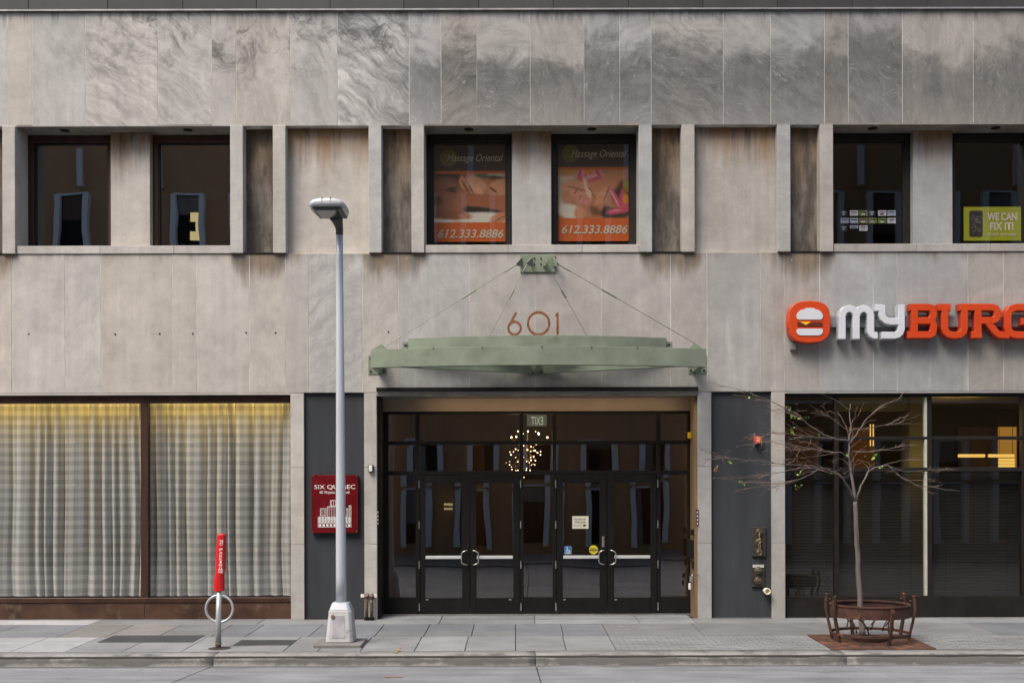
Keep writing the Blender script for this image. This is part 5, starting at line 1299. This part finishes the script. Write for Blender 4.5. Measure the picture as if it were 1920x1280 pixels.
for x, y, dt, cnt in lv:
    for k in range(cnt):
        p = P3(x + rt.uniform(-5, 5), y + rt.uniform(-3, 3), tt + dt + rt.uniform(-.05, .05))
        o = bpy.data.objects.new('leaf', lm_g if (x, y) != (1345, 875) else lm_d); col.objects.link(o); o.parent = TR_; o.matrix_parent_inverse = Matrix.Translation(-TR_.location)
        sc_ = rt.uniform(.035, .07); o.location = p; o.rotation_euler = (rt.uniform(0, 6), rt.uniform(-.9, .9), rt.uniform(0, 6)); o.scale = (sc_, sc_*1.3, sc_)
for k in range(4):
    p = P3(1345 + rt.uniform(-3, 3), 871 + k*2.5, tt + 1.15); o = bpy.data.objects.new('leaf', lm_d); col.objects.link(o); o.parent = TR_; o.matrix_parent_inverse = Matrix.Translation(-TR_.location)
    o.location = p; o.rotation_euler = (rt.uniform(0, 6), 1.0, rt.uniform(0, 6)); o.scale = (.07,)*3

# ---- bolt holes and patches left in the wall by an old sign
for px, py in ((54, 626), (216, 626.5), (299.5, 625.5), (361.5, 625.5), (461.5, 623.5), (517, 624), (728.5, 622.5)):
    x, z = W(px, py, .002); MB().lathe((x, -.0005, z), [(.016, 0), (.016, .005)], 10, 'Y').build('bolt_hole', M['black'], B)
# utility paint marks on the kerb, scuffs on the pavement
M['paint_orange'] = mat('orange_marking', (.36, .20, .06), .8, var=.5, scale=25, dirt=((.20, .19, .17), .45, 18.0))
M['paint_white'] = mat('white_scuff', (.34, .34, .33), .85, var=.4, scale=20, dirt=((.17, .17, .17), .5, 14.0))
for (xa, xb, ta, tb2, m_) in ((748, 751, 3.05, 3.66, 'paint_orange'), (741, 751, 3.42, 3.47, 'paint_orange'), (1157, 1188, .95, .99, 'paint_white'), (1150, 1183, 1.25, 1.29, 'paint_white'), (1160, 1180, .74, .77, 'paint_white')):
    xa, xb = XP(xa, ta), XP(xb, ta)
    def zz(t): return (zs(t) if t < KT0 else zs(KT0) - .010*min((t-KT0)/.3, 1)) + .012*(t >= KT0 - .01) + .004
    MB().poly([(xa, -ta, zz(ta)), (xb, -ta, zz(ta)), (xb, -tb2, zz(tb2)), (xa, -tb2, zz(tb2))]).build('paint_mark', M[m_], side)
# hairline cracks in slabs and road
ck = MB(); rk = random.Random(5)
for (x, t, L, an, zf) in ((XP(300, 4.3), 4.3, 1.6, .2, zr_), (XP(820, 5), 5.0, 2.2, -.1, zr_), (XP(1250, 4.2), 4.2, 2.6, .05, zr_), (XP(1500, 4.6), 4.6, 1.5, .35, zr_), (XP(730, 2.4), 2.4, .7, 1.2, zs), (XP(1020, 2.3), 2.3, .8, 1.0, zs), (XP(1400, 1.1), 1.1, 1.0, .8, zs), (XP(120, 2.7), 2.7, .6, .9, zs)):
    pts = []; a = an
    for i in range(14):
        pts.append((x, t)); a += rk.uniform(-.35, .35); a = an + (a-an)*.8; x += math.cos(a)*L/14; t += math.sin(a)*L/14
    for (x0_, t0_), (x1_, t1_) in zip(pts[:-1], pts[1:]):
        ck.poly([(x0_, -t0_-.003, zf(t0_)+.003), (x1_, -t1_-.003, zf(t1_)+.003), (x1_, -t1_+.004, zf(t1_)+.003), (x0_, -t0_+.004, zf(t0_)+.003)])
ck.build('crack_lines', M['joint'], side)['kind'] = 'stuff'
# litter on the road
x_, t_ = XP(718, 5.0), 5.0
o = MB(); 
for k in range(5): o.poly([(x_+.05*k, -t_+.02*math.sin(k*2), zr_(t_)+.006), (x_+.05*k+.06, -t_+.01, zr_(t_)+.012), (x_+.05*k+.05, -t_-.04, zr_(t_)+.007), (x_+.05*k-.01, -t_-.03, zr_(t_)+.010)])
tag(o.build('crushed_leaf_litter', M['leaf_dry']), 'small brown scrap lying on the road below the lamp post', 'litter')
